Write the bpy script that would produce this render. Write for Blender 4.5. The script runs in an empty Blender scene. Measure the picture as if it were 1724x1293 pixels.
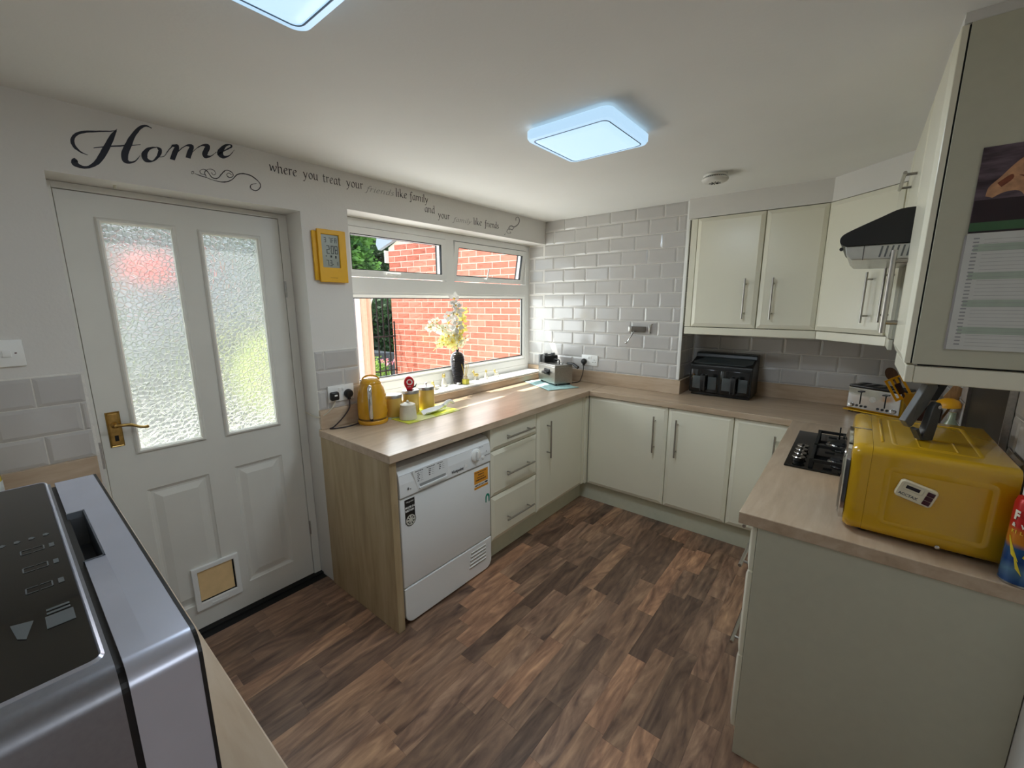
import bpy, bmesh, math, random
from mathutils import Vector, Matrix
random.seed(7)
R = math.radians
SC = bpy.context.scene
COL = SC.collection

# ------------------------------------------------------------------ camera
cam = bpy.data.cameras.new('camera'); co = bpy.data.objects.new('camera', cam); COL.objects.link(co)
cr = Vector((0.77507761, 0.63185672, -0.00343202)); cu = Vector((-0.11742608, 0.14937536, 0.98178313)); cf = Vector((-0.62085893, 0.76055511, -0.18997396))
m = Matrix.Identity(4)
for i in range(3):
    m[i][0] = cr[i]; m[i][1] = cu[i]; m[i][2] = -cf[i]
m[0][3], m[1][3], m[2][3] = 2.1346, -3.0677, 1.5507
co.matrix_world = m
cam.sensor_width = 36; cam.lens = 709.14 / 1724 * 36; cam.clip_start = .02; cam.clip_end = 200
SC.camera = co

# ------------------------------------------------------------------ light
def srgb(r, g, b):
    f = lambda c: (c / 255 / 12.92) if c / 255 <= .04045 else ((c / 255 + .055) / 1.055) ** 2.4
    return (f(r), f(g), f(b), 1)
w = bpy.data.worlds.new('world'); SC.world = w; w.use_nodes = True
bg = w.node_tree.nodes['Background']; bg.inputs[0].default_value = (.80, .90, 1.0, 1); bg.inputs[1].default_value = 2.1
def add_light(name, kind, loc, energy, color=(1, 1, 1), size=None, sy=None, direction=None):
    l = bpy.data.lights.new(name, kind); l.energy = energy; l.color = color
    o = bpy.data.objects.new(name, l); COL.objects.link(o); o.location = loc
    if size and kind == 'AREA':
        l.shape = 'RECTANGLE'; l.size = size; l.size_y = sy or size
    if direction: o.rotation_euler = Vector(direction).to_track_quat('-Z', 'Y').to_euler()
    return o
sun = add_light('sun', 'SUN', (-3, -3, 8), 12, (1, .95, .87), direction=(.42, .20, -.92)); sun.data.angle = R(.6)
# daylight entering through the kitchen window; the next-room lamp is an unseen added fill
add_light('daylight_window', 'AREA', (-.42, -1.0, 1.40), 18, (.95, .98, 1), 1.4, .85, (1, 0, .48))
add_light('added_fill_light', 'AREA', (4.86, -2.6, 1.45), 2.5, (1, .98, .94), .8, 1.0, (-1, .0, 0))
SC.view_settings.view_transform = 'Standard'; SC.view_settings.look = 'None'; SC.view_settings.gamma = 1
SC.view_settings.use_curve_mapping = False; SC.view_settings.exposure = 0.12
try:
    SC.cycles.max_bounces = 10; SC.cycles.diffuse_bounces = 6; SC.cycles.glossy_bounces = 4; SC.cycles.transmission_bounces = 6
    SC.cycles.transparent_max_bounces = 12; SC.cycles.use_denoising = True; SC.cycles.caustics_reflective = False; SC.cycles.sample_clamp_indirect = 6
except Exception: pass

# ------------------------------------------------------------------ materials
MATS = {}
def _new(name):
    m = bpy.data.materials.new(name); m.use_nodes = True; return m, m.node_tree, m.node_tree.nodes['Principled BSDF']
def plain(name, col, rough=.5, metal=0, noise=.03, nscale=30, bump=0, bscale=200, spec=.5, coat=0, emit=None):
    """principled with a little procedural mottling and relief"""
    if name in MATS: return MATS[name]
    m, t, p = _new(name); N = t.nodes; L = t.links
    tc = N.new('ShaderNodeTexCoord'); nz = N.new('ShaderNodeTexNoise'); nz.inputs['Scale'].default_value = nscale; nz.inputs['Detail'].default_value = 3
    L.new(tc.outputs['Object'], nz.inputs['Vector'])
    c = srgb(*col); rp = N.new('ShaderNodeValToRGB'); e = rp.color_ramp.elements
    e[0].position = .3; e[1].position = .7
    e[0].color = tuple(max(0, v * (1 - noise * 2)) for v in c[:3]) + (1,); e[1].color = tuple(min(1, v * (1 + noise * 2)) for v in c[:3]) + (1,)
    L.new(nz.outputs['Fac'], rp.inputs[0]); L.new(rp.outputs[0], p.inputs['Base Color'])
    p.inputs['Roughness'].default_value = rough; p.inputs['Metallic'].default_value = metal; p.inputs['Specular IOR Level'].default_value = spec
    p.inputs['Coat Weight'].default_value = coat
    if bump:
        n2 = N.new('ShaderNodeTexNoise'); n2.inputs['Scale'].default_value = bscale; L.new(tc.outputs['Object'], n2.inputs['Vector'])
        b = N.new('ShaderNodeBump'); b.inputs['Strength'].default_value = bump; b.inputs['Distance'].default_value = .002
        L.new(n2.outputs['Fac'], b.inputs['Height']); L.new(b.outputs[0], p.inputs['Normal'])
    if emit: p.inputs['Emission Color'].default_value = emit[:3] + (1,); p.inputs['Emission Strength'].default_value = emit[3]
    MATS[name] = m; return m
def wood(name, cols, scale, rough=.4, rand=False, tones=None, distort=2.0, bump=.05, fine=.35):
    """streaky grain; scale is small along the grain. rand: every object gets its own tone and stretch of grain"""
    m, t, p = _new(name); N = t.nodes; L = t.links
    tc = N.new('ShaderNodeTexCoord'); mp = N.new('ShaderNodeMapping'); mp.inputs['Scale'].default_value = scale
    L.new(tc.outputs['Object'], mp.inputs['Vector'])
    src = mp.outputs[0]
    if rand:
        oi = N.new('ShaderNodeObjectInfo'); ml = N.new('ShaderNodeMath'); ml.operation = 'MULTIPLY'; ml.inputs[1].default_value = 57.3
        L.new(oi.outputs['Random'], ml.inputs[0]); ad = N.new('ShaderNodeVectorMath'); ad.operation = 'ADD'
        L.new(src, ad.inputs[0]); L.new(ml.outputs[0], ad.inputs[1]); src = ad.outputs[0]
    n1 = N.new('ShaderNodeTexNoise'); n1.inputs['Scale'].default_value = 1; n1.inputs['Detail'].default_value = 5; n1.inputs['Distortion'].default_value = distort
    n2 = N.new('ShaderNodeTexNoise'); n2.inputs['Scale'].default_value = 6; n2.inputs['Detail'].default_value = 4; n2.inputs['Distortion'].default_value = .4
    L.new(src, n1.inputs['Vector']); L.new(src, n2.inputs['Vector'])
    mx = N.new('ShaderNodeMix'); mx.inputs[0].default_value = fine; L.new(n1.outputs['Fac'], mx.inputs[2]); L.new(n2.outputs['Fac'], mx.inputs[3])
    rp = N.new('ShaderNodeValToRGB'); L.new(mx.outputs[0], rp.inputs[0]); e = rp.color_ramp.elements
    ps = [.32, .5, .68] if len(cols) == 3 else [.3, .43, .55, .7]
    e[0].position = ps[0]; e[0].color = srgb(*cols[0]); e[1].position = ps[-1]; e[1].color = srgb(*cols[-1])
    for q, c in zip(ps[1:-1], cols[1:-1]):
        k = e.new(q); k.color = srgb(*c)
    out = rp.outputs[0]
    if rand:
        wn = N.new('ShaderNodeTexWhiteNoise'); wn.noise_dimensions = '1D'; L.new(oi.outputs['Random'], wn.inputs['W'])
        r2 = N.new('ShaderNodeValToRGB'); r2.color_ramp.interpolation = 'CONSTANT'; L.new(wn.outputs['Value'], r2.inputs[0]); ee = r2.color_ramp.elements
        for i, c in enumerate(tones):
            k = ee[i] if i < 2 else ee.new(i / len(tones)); k.position = i / len(tones); k.color = c + (1,)
        mm = N.new('ShaderNodeMix'); mm.data_type = 'RGBA'; mm.blend_type = 'MULTIPLY'; mm.inputs[0].default_value = 1
        L.new(out, mm.inputs[6]); L.new(r2.outputs[0], mm.inputs[7]); out = mm.outputs[2]
    L.new(out, p.inputs['Base Color']); p.inputs['Roughness'].default_value = rough
    if bump:
        b = N.new('ShaderNodeBump'); b.inputs['Strength'].default_value = bump; b.inputs['Distance'].default_value = .002
        L.new(n2.outputs['Fac'], b.inputs['Height']); L.new(b.outputs[0], p.inputs['Normal'])
    MATS[name] = m; return m
def glass_mat(name, tint=(1, 1, 1), gloss=.06):
    m, t, p = _new(name); N = t.nodes; L = t.links; N.remove(p)
    tr = N.new('ShaderNodeBsdfTransparent'); tr.inputs[0].default_value = tint + (1,); gl = N.new('ShaderNodeBsdfGlossy'); gl.inputs['Roughness'].default_value = .02
    lw = N.new('ShaderNodeLayerWeight'); pw = N.new('ShaderNodeMath'); pw.operation = 'POWER'; pw.inputs[1].default_value = 4; L.new(lw.outputs['Facing'], pw.inputs[0])
    fr = N.new('ShaderNodeMath'); fr.operation = 'MULTIPLY_ADD'; fr.inputs[1].default_value = .35; fr.inputs[2].default_value = .025; L.new(pw.outputs[0], fr.inputs[0]); mx = N.new('ShaderNodeMixShader')
    L.new(fr.outputs[0], mx.inputs[0]); L.new(tr.outputs[0], mx.inputs[1]); L.new(gl.outputs[0], mx.inputs[2]); L.new(mx.outputs[0], N['Material Output'].inputs[0])
    MATS[name] = m; return m
def frosted():
    m, t, p = _new('patterned_glass'); N = t.nodes; L = t.links; N.remove(p)
    tc = N.new('ShaderNodeTexCoord'); mp = N.new('ShaderNodeMapping'); mp.inputs['Scale'].default_value = (1, 62, 62); L.new(tc.outputs['Object'], mp.inputs[0])
    v = N.new('ShaderNodeTexVoronoi'); v.feature = 'DISTANCE_TO_EDGE'; v.inputs['Scale'].default_value = 1; L.new(mp.outputs[0], v.inputs['Vector'])
    sm = N.new('ShaderNodeMapRange'); sm.inputs[1].default_value = .02; sm.inputs[2].default_value = .16; L.new(v.outputs['Distance'], sm.inputs[0])
    b = N.new('ShaderNodeBump'); b.inputs['Strength'].default_value = .8; b.inputs['Distance'].default_value = .004; L.new(sm.outputs[0], b.inputs['Height'])
    rf = N.new('ShaderNodeBsdfRefraction'); rf.inputs['Roughness'].default_value = .30; rf.inputs['IOR'].default_value = 1.2; L.new(b.outputs[0], rf.inputs['Normal'])
    rf.inputs[0].default_value = (.93, .97, .97, 1)
    tl = N.new('ShaderNodeBsdfTranslucent'); tl.inputs[0].default_value = (.9, .95, .95, 1); L.new(b.outputs[0], tl.inputs['Normal'])
    gl = N.new('ShaderNodeBsdfGlossy'); gl.inputs['Roughness'].default_value = .25; L.new(b.outputs[0], gl.inputs['Normal'])
    m1 = N.new('ShaderNodeMixShader'); m1.inputs[0].default_value = .12; L.new(rf.outputs[0], m1.inputs[1]); L.new(tl.outputs[0], m1.inputs[2])
    m2 = N.new('ShaderNodeMixShader'); m2.inputs[0].default_value = .05; L.new(m1.outputs[0], m2.inputs[1]); L.new(gl.outputs[0], m2.inputs[2])
    L.new(m2.outputs[0], N['Material Output'].inputs[0]); MATS['patterned_glass'] = m; return m
def foliage_mat(name, a, b, tr=.3):
    m, t, p = _new(name); N = t.nodes; L = t.links
    tc = N.new('ShaderNodeTexCoord'); nz = N.new('ShaderNodeTexNoise'); nz.inputs['Scale'].default_value = 2.2; L.new(tc.outputs['Object'], nz.inputs['Vector'])
    rp = N.new('ShaderNodeValToRGB'); rp.color_ramp.elements[0].position = .35; rp.color_ramp.elements[1].position = .65
    rp.color_ramp.elements[0].color = srgb(*a); rp.color_ramp.elements[1].color = srgb(*b); L.new(nz.outputs['Fac'], rp.inputs[0]); L.new(rp.outputs[0], p.inputs['Base Color'])
    p.inputs['Roughness'].default_value = .6
    tl = N.new('ShaderNodeBsdfTranslucent'); L.new(rp.outputs[0], tl.inputs[0]); mx = N.new('ShaderNodeMixShader'); mx.inputs[0].default_value = tr
    L.new(p.outputs[0], mx.inputs[1]); L.new(tl.outputs[0], mx.inputs[2]); L.new(mx.outputs[0], N['Material Output'].inputs[0]); MATS[name] = m; return m
def emitter(name, col, k):
    m, t, p = _new(name); p.inputs['Base Color'].default_value = (.15, .15, .15, 1); p.inputs['Emission Color'].default_value = col + (1,); p.inputs['Emission Strength'].default_value = k
    p.inputs['Roughness'].default_value = .4; MATS[name] = m; return m

WALLP = plain('wall_paint', (219, 216, 211), .9, noise=.012, nscale=3, bump=.25, bscale=90)
CEILP = plain('ceiling_paint', (229, 229, 226), .92, noise=.012, nscale=2, bump=.2, bscale=70)
CREAM = plain('cream_satin', (227, 223, 204), .28, noise=.008, nscale=4)
CARC = plain('cream_carcass', (218, 216, 196), .5, noise=.01, nscale=4)
UPVC = plain('white_upvc', (236, 236, 233), .3, noise=.008, nscale=5)
WHITE = plain('white_enamel', (231, 233, 234), .25, noise=.006, nscale=5)
WHITEP = plain('white_plastic', (238, 238, 235), .35, noise=.006, nscale=8)
DOORW = plain('white_gloss_door_paint', (220, 218, 210), .38, noise=.012, nscale=6)
TILE = plain('grey_glazed_tile', (192, 189, 186), .12, noise=.02, nscale=5, spec=.6)
TILEW = plain('grey_tile_warm', (176, 172, 166), .14, noise=.02, nscale=5, spec=.6)
GROUT = plain('white_grout', (226, 223, 216), .9, noise=.03, nscale=60, bump=.3)
CHROME = plain('chrome', (215, 215, 215), .08, 1, noise=.004)
STEEL = plain('brushed_steel', (178, 176, 172), .32, 1, noise=.05, nscale=120)
NICKEL = plain('satin_nickel', (172, 168, 162), .3, 1, noise=.02)
BRASS = plain('aged_brass', (176, 142, 82), .3, 1, noise=.1, nscale=60)
BLACKG = plain('black_gloss', (12, 13, 14), .08, noise=.02, spec=.6)
BLACK = plain('black_plastic', (20, 20, 21), .4, noise=.03)
BLACKM = plain('black_cast_iron', (16, 16, 17), .65, noise=.05, bump=.3)
DARK = plain('dark_gap', (18, 17, 16), .9, noise=.02)
GREYP = plain('grey_plastic', (96, 98, 98), .4, noise=.02)
YEL = plain('yellow_enamel', (206, 160, 22), .18, noise=.012, nscale=6, coat=.3)
YELC = plain('mustard_kettle', (208, 152, 30), .2, noise=.02, nscale=20, coat=.3)
YELM = plain('clock_yellow', (226, 170, 18), .45, noise=.012)
YELK = plain('yellow_silicone', (240, 170, 20), .4, noise=.012)
CAN = plain('pale_mustard', (206, 172, 88), .35, noise=.03, nscale=15)
RED = plain('red_plastic', (190, 20, 34), .3, noise=.012)
INK = plain('dark_vinyl', (30, 33, 46), .6, noise=.02)
INKB = plain('plum_black_vinyl', (44, 36, 40), .6, noise=.02)
INKG = plain('grey_vinyl', (128, 126, 124), .6, noise=.02)
WORK_Y = wood('oak_worktop_along_y', [(166, 144, 120), (183, 161, 137), (197, 178, 156)], (9, 1.3, 9), .3, distort=1.5)
WORK_X = wood('oak_worktop_along_x', [(166, 144, 120), (183, 161, 137), (197, 178, 156)], (1.3, 9, 9), .3, distort=1.5)
PANELW = wood('oak_end_panel', [(150, 130, 98), (172, 152, 118), (186, 168, 136)], (7, 7, .9), .45, distort=1.5)
FLOORM = wood('dark_walnut_strip', [(84, 64, 54), (122, 97, 82), (150, 122, 102), (184, 154, 128)], (9.5, 1.9, 9), .34, rand=True,
              tones=[(.50, .46, .45), (.72, .67, .64), (.95, .86, .78), (1.18, 1.05, .92), (.60, .57, .56), (1.38, 1.16, 1.0), (.84, .78, .74), (1.05, .97, .92)], distort=3.2, bump=.05, fine=.28)
GLASS = glass_mat('clear_glass', (.96, .98, .98))
FROST = frosted()
CLEARP = plain('smoked_window', (60, 64, 66), .12)
LAMP = emitter('lamp_diffuser', (.53, .77, 1.0), .98)
LAMPR = emitter('lamp_rim', (.50, .76, 1.0), .86)

# ------------------------------------------------------------------ mesh helpers
OFF = {}
def frame(o=(0, 0, 0), U=(1, 0, 0), V=(0, 0, 1), N=(0, -1, 0)):
    o, U, V, N = map(Vector, (o, U, V, N))
    return lambda u, v, n: o + U * u + V * v + N * n
FW = frame((0, 0, 0), (1, 0, 0), (0, 1, 0), (0, 0, 1))            # plain x, y, z
FX = lambda x=0: frame((x, 0, 0), (0, 1, 0), (0, 0, 1), (1, 0, 0))     # faces +x: u = y, v = z
FY = lambda y=0: frame((0, y, 0), (1, 0, 0), (0, 0, 1), (0, -1, 0))    # faces -y: u = x, v = z
class MB:
    def __init__(s, fr=FW): s.v = []; s.f = []; s.sm = []; s.fr = fr
    def add(s, vs, fs, smooth=False, fr=None):
        b = len(s.v); fr = fr or s.fr
        s.v += [fr(*p) for p in vs]; s.f += [tuple(i + b for i in f) for f in fs]; s.sm += [smooth] * len(fs); return s
    def box(s, a0, b0, c0, a1, b1, c1, fr=None):
        vs = [(x, y, z) for z in (c0, c1) for y in (b0, b1) for x in (a0, a1)]
        return s.add(vs, [(0, 2, 3, 1), (4, 5, 7, 6), (0, 1, 5, 4), (2, 6, 7, 3), (0, 4, 6, 2), (1, 3, 7, 5)], fr=fr)
    def bbox(s, a0, b0, c0, a1, b1, c1, r, seg=2, fr=None):
        bm = bmesh.new(); bmesh.ops.create_cube(bm, size=1)
        for v in bm.verts: v.co = Vector(((a0 + a1) / 2 + v.co.x * (a1 - a0), (b0 + b1) / 2 + v.co.y * (b1 - b0), (c0 + c1) / 2 + v.co.z * (c1 - c0)))
        bmesh.ops.bevel(bm, geom=bm.edges[:], offset=r, segments=seg, profile=.5, affect='EDGES')
        bm.verts.index_update(); s.add([tuple(v.co) for v in bm.verts], [tuple(v.index for v in f.verts) for f in bm.faces], True, fr); bm.free(); return s
    def rings(s, R_, cap0=True, cap1=True, smooth=False, close=True, fr=None):
        n = len(R_[0]); vs = [p for r in R_ for p in r]; fs = []
        for i in range(len(R_) - 1):
            for j in range(n if close else n - 1):
                k = (j + 1) % n; fs.append((i * n + j, i * n + k, (i + 1) * n + k, (i + 1) * n + j))
        if cap0: fs.append(tuple(reversed(range(n))))
        if cap1: fs.append(tuple(range((len(R_) - 1) * n, len(R_) * n)))
        return s.add(vs, fs, smooth, fr)
    def loft(s, u0, v0, u1, v1, prof, fr=None, cap0=True, cap1=True):
        """rectangular rings: prof = [(inset, depth)...] along the normal"""
        return s.rings([[(u0 + i, v0 + i, d), (u1 - i, v0 + i, d), (u1 - i, v1 - i, d), (u0 + i, v1 - i, d)] for i, d in prof], cap0, cap1, fr=fr)
    def lathe(s, c, prof, n=24, axis='z', fr=None, sx=1, sy=1):
        R_ = []
        for r, h in prof:
            ring = []
            for k in range(n):
                a = 2 * math.pi * k / n; x, y = r * math.cos(a) * sx, r * math.sin(a) * sy
                ring.append({'z': (c[0] + x, c[1] + y, c[2] + h), 'x': (c[0] + h, c[1] + x, c[2] + y), 'y': (c[0] + y, c[1] + h, c[2] + x)}[axis])
            R_.append(ring)
        return s.rings(R_, smooth=True, fr=fr)
    def prism(s, poly, c0, c1, fr=None, smooth=False):
        return s.rings([[(a, b, c0) for a, b in poly], [(a, b, c1) for a, b in poly]], smooth=smooth, fr=fr)
    def tube(s, pts, r, n=8, fr=None, caps=True):
        pts = [Vector(p) for p in pts]; rr = r if isinstance(r, (list, tuple)) else [r] * len(pts); R_ = []; up = None
        for i, p in enumerate(pts):
            d = (pts[min(i + 1, len(pts) - 1)] - pts[max(i - 1, 0)]).normalized()
            if up is None: up = d.orthogonal().normalized()
            up = (up - d * up.dot(d)).normalized(); sd = d.cross(up)
            R_.append([tuple(p + (up * math.cos(2 * math.pi * k / n) + sd * math.sin(2 * math.pi * k / n)) * rr[i]) for k in range(n)])
        return s.rings(R_, caps, caps, True, fr=fr)
    def ball(s, c, r, sx=1, sy=1, sz=1, n=12, fr=None):
        return s.lathe(c, [(max(1e-4, r * math.sin(math.pi * k / 8)), -r * math.cos(math.pi * k / 8) * sz) for k in range(9)], n, fr=fr, sx=sx, sy=sy)
    def holed(s, us, vs, holes, d0, d1, fr=None):
        """slab split on the us/vs grid with rectangular holes (cells inside a hole are left out)"""
        def inh(i, j):
            if i < 0 or j < 0 or i >= len(us) - 1 or j >= len(vs) - 1: return True
            a, b = (us[i] + us[i + 1]) / 2, (vs[j] + vs[j + 1]) / 2
            return any(h[0] < a < h[2] and h[1] < b < h[3] for h in holes)
        for i in range(len(us) - 1):
            for j in range(len(vs) - 1):
                if inh(i, j): continue
                a, b, c, d = us[i], us[i + 1], vs[j], vs[j + 1]
                q = [(a, c, d0), (b, c, d0), (b, d, d0), (a, d, d0), (a, c, d1), (b, c, d1), (b, d, d1), (a, d, d1)]; fs = [(3, 2, 1, 0), (4, 5, 6, 7)]
                if inh(i - 1, j): fs.append((0, 4, 7, 3))
                if inh(i + 1, j): fs.append((1, 2, 6, 5))
                if inh(i, j - 1): fs.append((0, 1, 5, 4))
                if inh(i, j + 1): fs.append((3, 7, 6, 2))
                s.add(q, fs, fr=fr)
        return s
    def build(s, name, mat, parent=None, off=None, weld=True, bevel=0):
        me = bpy.data.meshes.new(name); o0 = off if off is not None else (OFF.get(parent.name, Vector()) if parent else Vector())
        me.from_pydata([tuple(v - o0) for v in s.v], [], s.f)
        for p, k in zip(me.polygons, s.sm): p.use_smooth = k
        me.materials.append(mat)
        bm = bmesh.new(); bm.from_mesh(me)
        if weld: bmesh.ops.remove_doubles(bm, verts=bm.verts, dist=1e-6)
        bmesh.ops.recalc_face_normals(bm, faces=bm.faces); bm.to_mesh(me); bm.free()
        if any(s.sm):
            try: me.set_sharp_from_angle(angle=R(38))
            except Exception: pass
        o = bpy.data.objects.new(name, me); COL.objects.link(o)
        if parent: o.parent = parent; OFF[o.name] = o0
        else: o.location = o0; OFF[o.name] = o0
        if bevel:
            b = o.modifiers.new('bevel', 'BEVEL'); b.width = bevel; b.segments = 2; b.limit_method = 'ANGLE'; b.angle_limit = R(35)
        return o
def thing(name, label, cat, loc, group=None, rz=0):
    o = bpy.data.objects.new(name, None); COL.objects.link(o); o.location = loc; o.empty_display_size = .05
    o.rotation_euler.z = rz
    o['label'] = label; o['category'] = cat
    if group: o['group'] = group
    OFF[o.name] = Vector(loc) if rz == 0 else Vector(); return o
def tag(o, label, cat, group=None, kind=None):
    o['label'] = label; o['category'] = cat
    if group: o['group'] = group
    if kind: o['kind'] = kind
    return o
def struct(o, label=None):
    o['kind'] = 'structure'
    if label: o['label'] = label
    return o
def part(mb, name, mat, parent, label=None, **k):
    o = mb.build(name, mat, parent, **k)
    if label: o['label'] = label
    return o
def text(body, size, fr, mat, parent, name='lettering', align='LEFT', ext=.0003, bold=0, sx=1.0):
    """flat print: fr(0,0,0) is the text origin, fr's u/v axes its baseline and up"""
    c = bpy.data.curves.new(name, 'FONT'); c.body = body; c.size = size; c.extrude = ext; c.align_x = align; c.offset = bold; c.resolution_u = 3
    c.materials.append(mat); tmp = bpy.data.objects.new(name + '_curve', c)
    o = bpy.data.objects.new(name, bpy.data.meshes.new_from_object(tmp)); bpy.data.objects.remove(tmp); COL.objects.link(o)
    p0 = fr(0, 0, 0); U = fr(1, 0, 0) - p0; V = fr(0, 1, 0) - p0; N = fr(0, 0, 1) - p0
    M = Matrix.Identity(4)
    for i in range(3): M[i][0] = U[i] * sx; M[i][1] = V[i]; M[i][2] = N[i]; M[i][3] = p0[i] - (OFF.get(parent.name, Vector())[i] if parent else 0)
    o.parent = parent; OFF[o.name] = OFF.get(parent.name, Vector()) if parent else Vector()
    o.matrix_local = M; return o
def catmull(P, n=6):
    P = [Vector(p) for p in P]; out = []
    for i in range(len(P) - 1):
        p0, p1, p2, p3 = P[max(i - 1, 0)], P[i], P[i + 1], P[min(i + 2, len(P) - 1)]
        for k in range(n):
            t = k / n; out.append(.5 * ((2 * p1) + (p2 - p0) * t + (2 * p0 - 5 * p1 + 4 * p2 - p3) * t * t + (3 * p1 - p0 - 3 * p2 + p3) * t ** 3))
    return out + [P[-1]]
# ================================================================== SETTING
H = 2.212; WT = .897; TH = .038
# floor: base slab + individual strips
fl = struct(MB().box(-.3, -3.55, -.06, 5.2, .35, -.0025).build('floor', DARK))
fl['label'] = 'dark walnut effect strip flooring'
xs = [-.0765 + .0833 * i for i in range(34)]
n_pl = 0; plank_mesh = {}
for i in range(len(xs) - 1):
    x0, x1 = xs[i], xs[i + 1]
    if x0 > 2.6: break
    y = -3.56 + random.uniform(-.3, .0)
    ends = {0: [], 1: []}
    ymax = .29
    if x0 < .50: ymax = -1.36      # behind the dryer and the plinths nothing shows
    elif x0 > 2.05: ymax = -1.7
    elif x0 > .5: ymax = -.2
    ymin = -3.05 if x0 < 1.2 else -3.5
    y = ymin - random.uniform(0, .3)
    while y < ymax:
        ln = random.choice([.26, .33, .40, .46, .52, .43])
        a, b = max(y, ymin), min(y + ln, ymax); y += ln
        if b - a < .02: continue
        key = round(b - a, 3)
        if key not in plank_mesh:
            mbp = MB(); mbp.loft(0, 0, .0831, b - a - .0004, [(0, -.0025), (0, -.0003), (.0004, 0)], fr=FW, cap0=False)
            o = mbp.build('plank', FLOORM, fl, off=Vector()); plank_mesh[key] = o.data
        else:
            o = bpy.data.objects.new('plank', plank_mesh[key]); COL.objects.link(o); o.parent = fl
        o.location = (x0, a, 0); n_pl += 1
# the rest of the floor (under units, next room) in one sheet
part(MB().box(2.62, -3.5, -.0025, 5.1, .3, 0), 'plain_sheet', FLOORM, fl)

# ceiling
struct(MB().box(-.3, -3.8, H, 5.2, .6, H + .12).build('ceiling', CEILP))

# wall_left: the window and door wall, faces +x
DY0, DY1, DZ = -2.882, -2.053, 1.984
WY0, WY1, WZ0, WZ1 = -1.808, 0.0, .950, 2.032
wl = struct(MB(FX()).holed([-3.8, DY0, DY1, WY0, WY1, .6], [-.15, 0, WZ0, DZ, WZ1, H], [(DY0, -.2, DY1, DZ), (WY0, WZ0, WY1, WZ1)], -.25, 0).build('wall_left', WALLP))
# wall_back: boxed-out tiled pier on the left, alcove wall on the right
XT = 1.178
wb = struct(MB().box(-.0001, .003, -.05, XT - .003, .6, H).box(XT - .02, .303, -.05, 2.56, .6, H).build('wall_back', GROUT))
# reveal side at the window, between frame and corner
part(MB().box(-.249, .003, WZ0 - .05, 0, .2, H), 'reveal_wall', GROUT, wb)
wr = struct(MB(frame((2.545, 0, 0), (0, 1, 0), (0, 0, 1), (-1, 0, 0))).holed([-3.8, -3.5, -2.35, .6], [-.05, 2.03, H], [(-3.5, -.06, -2.35, 2.03)], -.12, 0).build('wall_right', WALLP))
struct(MB().box(-.3, -3.62, -.05, 5.2, -3.5, H).build('wall_front', WALLP))
# unseen next room; its opening beside the camera is there for the fill light
nr = struct(MB(frame((5.0, 0, 0), (0, 1, 0), (0, 0, 1), (-1, 0, 0))).holed([-3.8, -3.0, -2.2, .6], [-.05, .95, 1.95, H], [(-3.0, .95, -2.2, 1.95)], -.1, 0).build('wall_next_room', WALLP))

# ---- tiles
TP, TV = .2025, .1025
X0J = -.0117
def tile_mesh(wd, ht, key={}):
    k = (round(wd, 3), round(ht, 3))
    if k not in key:
        b = .011
        mb_ = MB(); mb_.loft(0, 0, k[0], k[1], [(0, -.0029), (0, -.0018), (.0005, -.0014), (min(b, k[0] / 3), .0016)], fr=FW, cap0=False)
        o = mb_.build('tile', TILE, None, off=Vector()); key[k] = o.data; bpy.data.objects.remove(o)
    return key[k]
def lay(parent, fr_rot, mp, u0, u1, v0, v1, ush, g=.0038, start=0, skip=None):
    """lay running-bond tiles over [u0,u1]x[v0,v1]; mp(u,v) -> world corner; ush = joint position for course 0"""
    row = 0; v = v0
    while v < v1 - .012:
        h = min(TV - g, v1 - v); sh = ush + (TP / 2 if (row + start) % 2 else 0)
        k = math.floor((u0 - sh) / TP)
        u = sh + k * TP
        while u < u1 - 1e-6:
            a, b = max(u + g / 2, u0), min(u + TP - g / 2, u1); u += TP
            if b - a < .012: continue
            if skip and skip(a, b, v, v + h): continue
            o = bpy.data.objects.new('tile', tile_mesh(b - a, h)); COL.objects.link(o); o.parent = parent
            o.matrix_local = Matrix.Translation(mp(a, v)) @ fr_rot
        v += TV; row += 1
def rot(U, V, N):
    M_ = Matrix.Identity(4)
    for i in range(3): M_[i][0] = U[i]; M_[i][1] = V[i]; M_[i][2] = N[i]
    return M_
RY = rot((1, 0, 0), (0, 0, 1), (0, -1, 0)); RX = rot((0, 1, 0), (0, 0, 1), (1, 0, 0)); RNX = rot((0, -1, 0), (0, 0, 1), (-1, 0, 0))
Z0 = 1.0015
# course 1 (lowest) has its joints half a tile off those of course 2
lay(wb, RY, lambda u, v: Vector((u, 0, v)), -.168, 1.158, Z0, Z0 + 10 * TV - .004, X0J, start=1)
lay(wb, RY, lambda u, v: Vector((u, 0, v)), .0015, 1.158, Z0 + 10 * TV, H, X0J, start=1)
# return of the pier
lay(wb, rot((0, 1, 0), (0, 0, 1), (1, 0, 0)), lambda u, v: Vector((XT, u, v)), .006, .298, Z0, H, .10, start=0)
# alcove
lay(wb, RY, lambda u, v: Vector((u, .30, v)), XT + .004, 2.54, Z0, 1.37, 1.457, start=1)
# beside the kettle, and its narrow return into the window reveal
lay(wl, RX, lambda u, v: Vector((.0069, u, v)), -2.05, -1.812, Z0, Z0 + 3 * TV, -1.90, start=1)
# left of the door
lay(wl, RX, lambda u, v: Vector((.007, u, v)), -3.499, -2.892, Z0, Z0 + 3 * TV, -3.011, start=0)
# right wall behind the microwave, from worktop up to the wall units
lay(wr, RNX, lambda u, v: Vector((2.538, -u, v)), -.25, .54, WT + .002, 1.37, .1, start=0)
lay(wr, RNX, lambda u, v: Vector((2.538, -u, v)), 1.125, 1.655, WT + .002, 1.37, 1.2, start=0)
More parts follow.
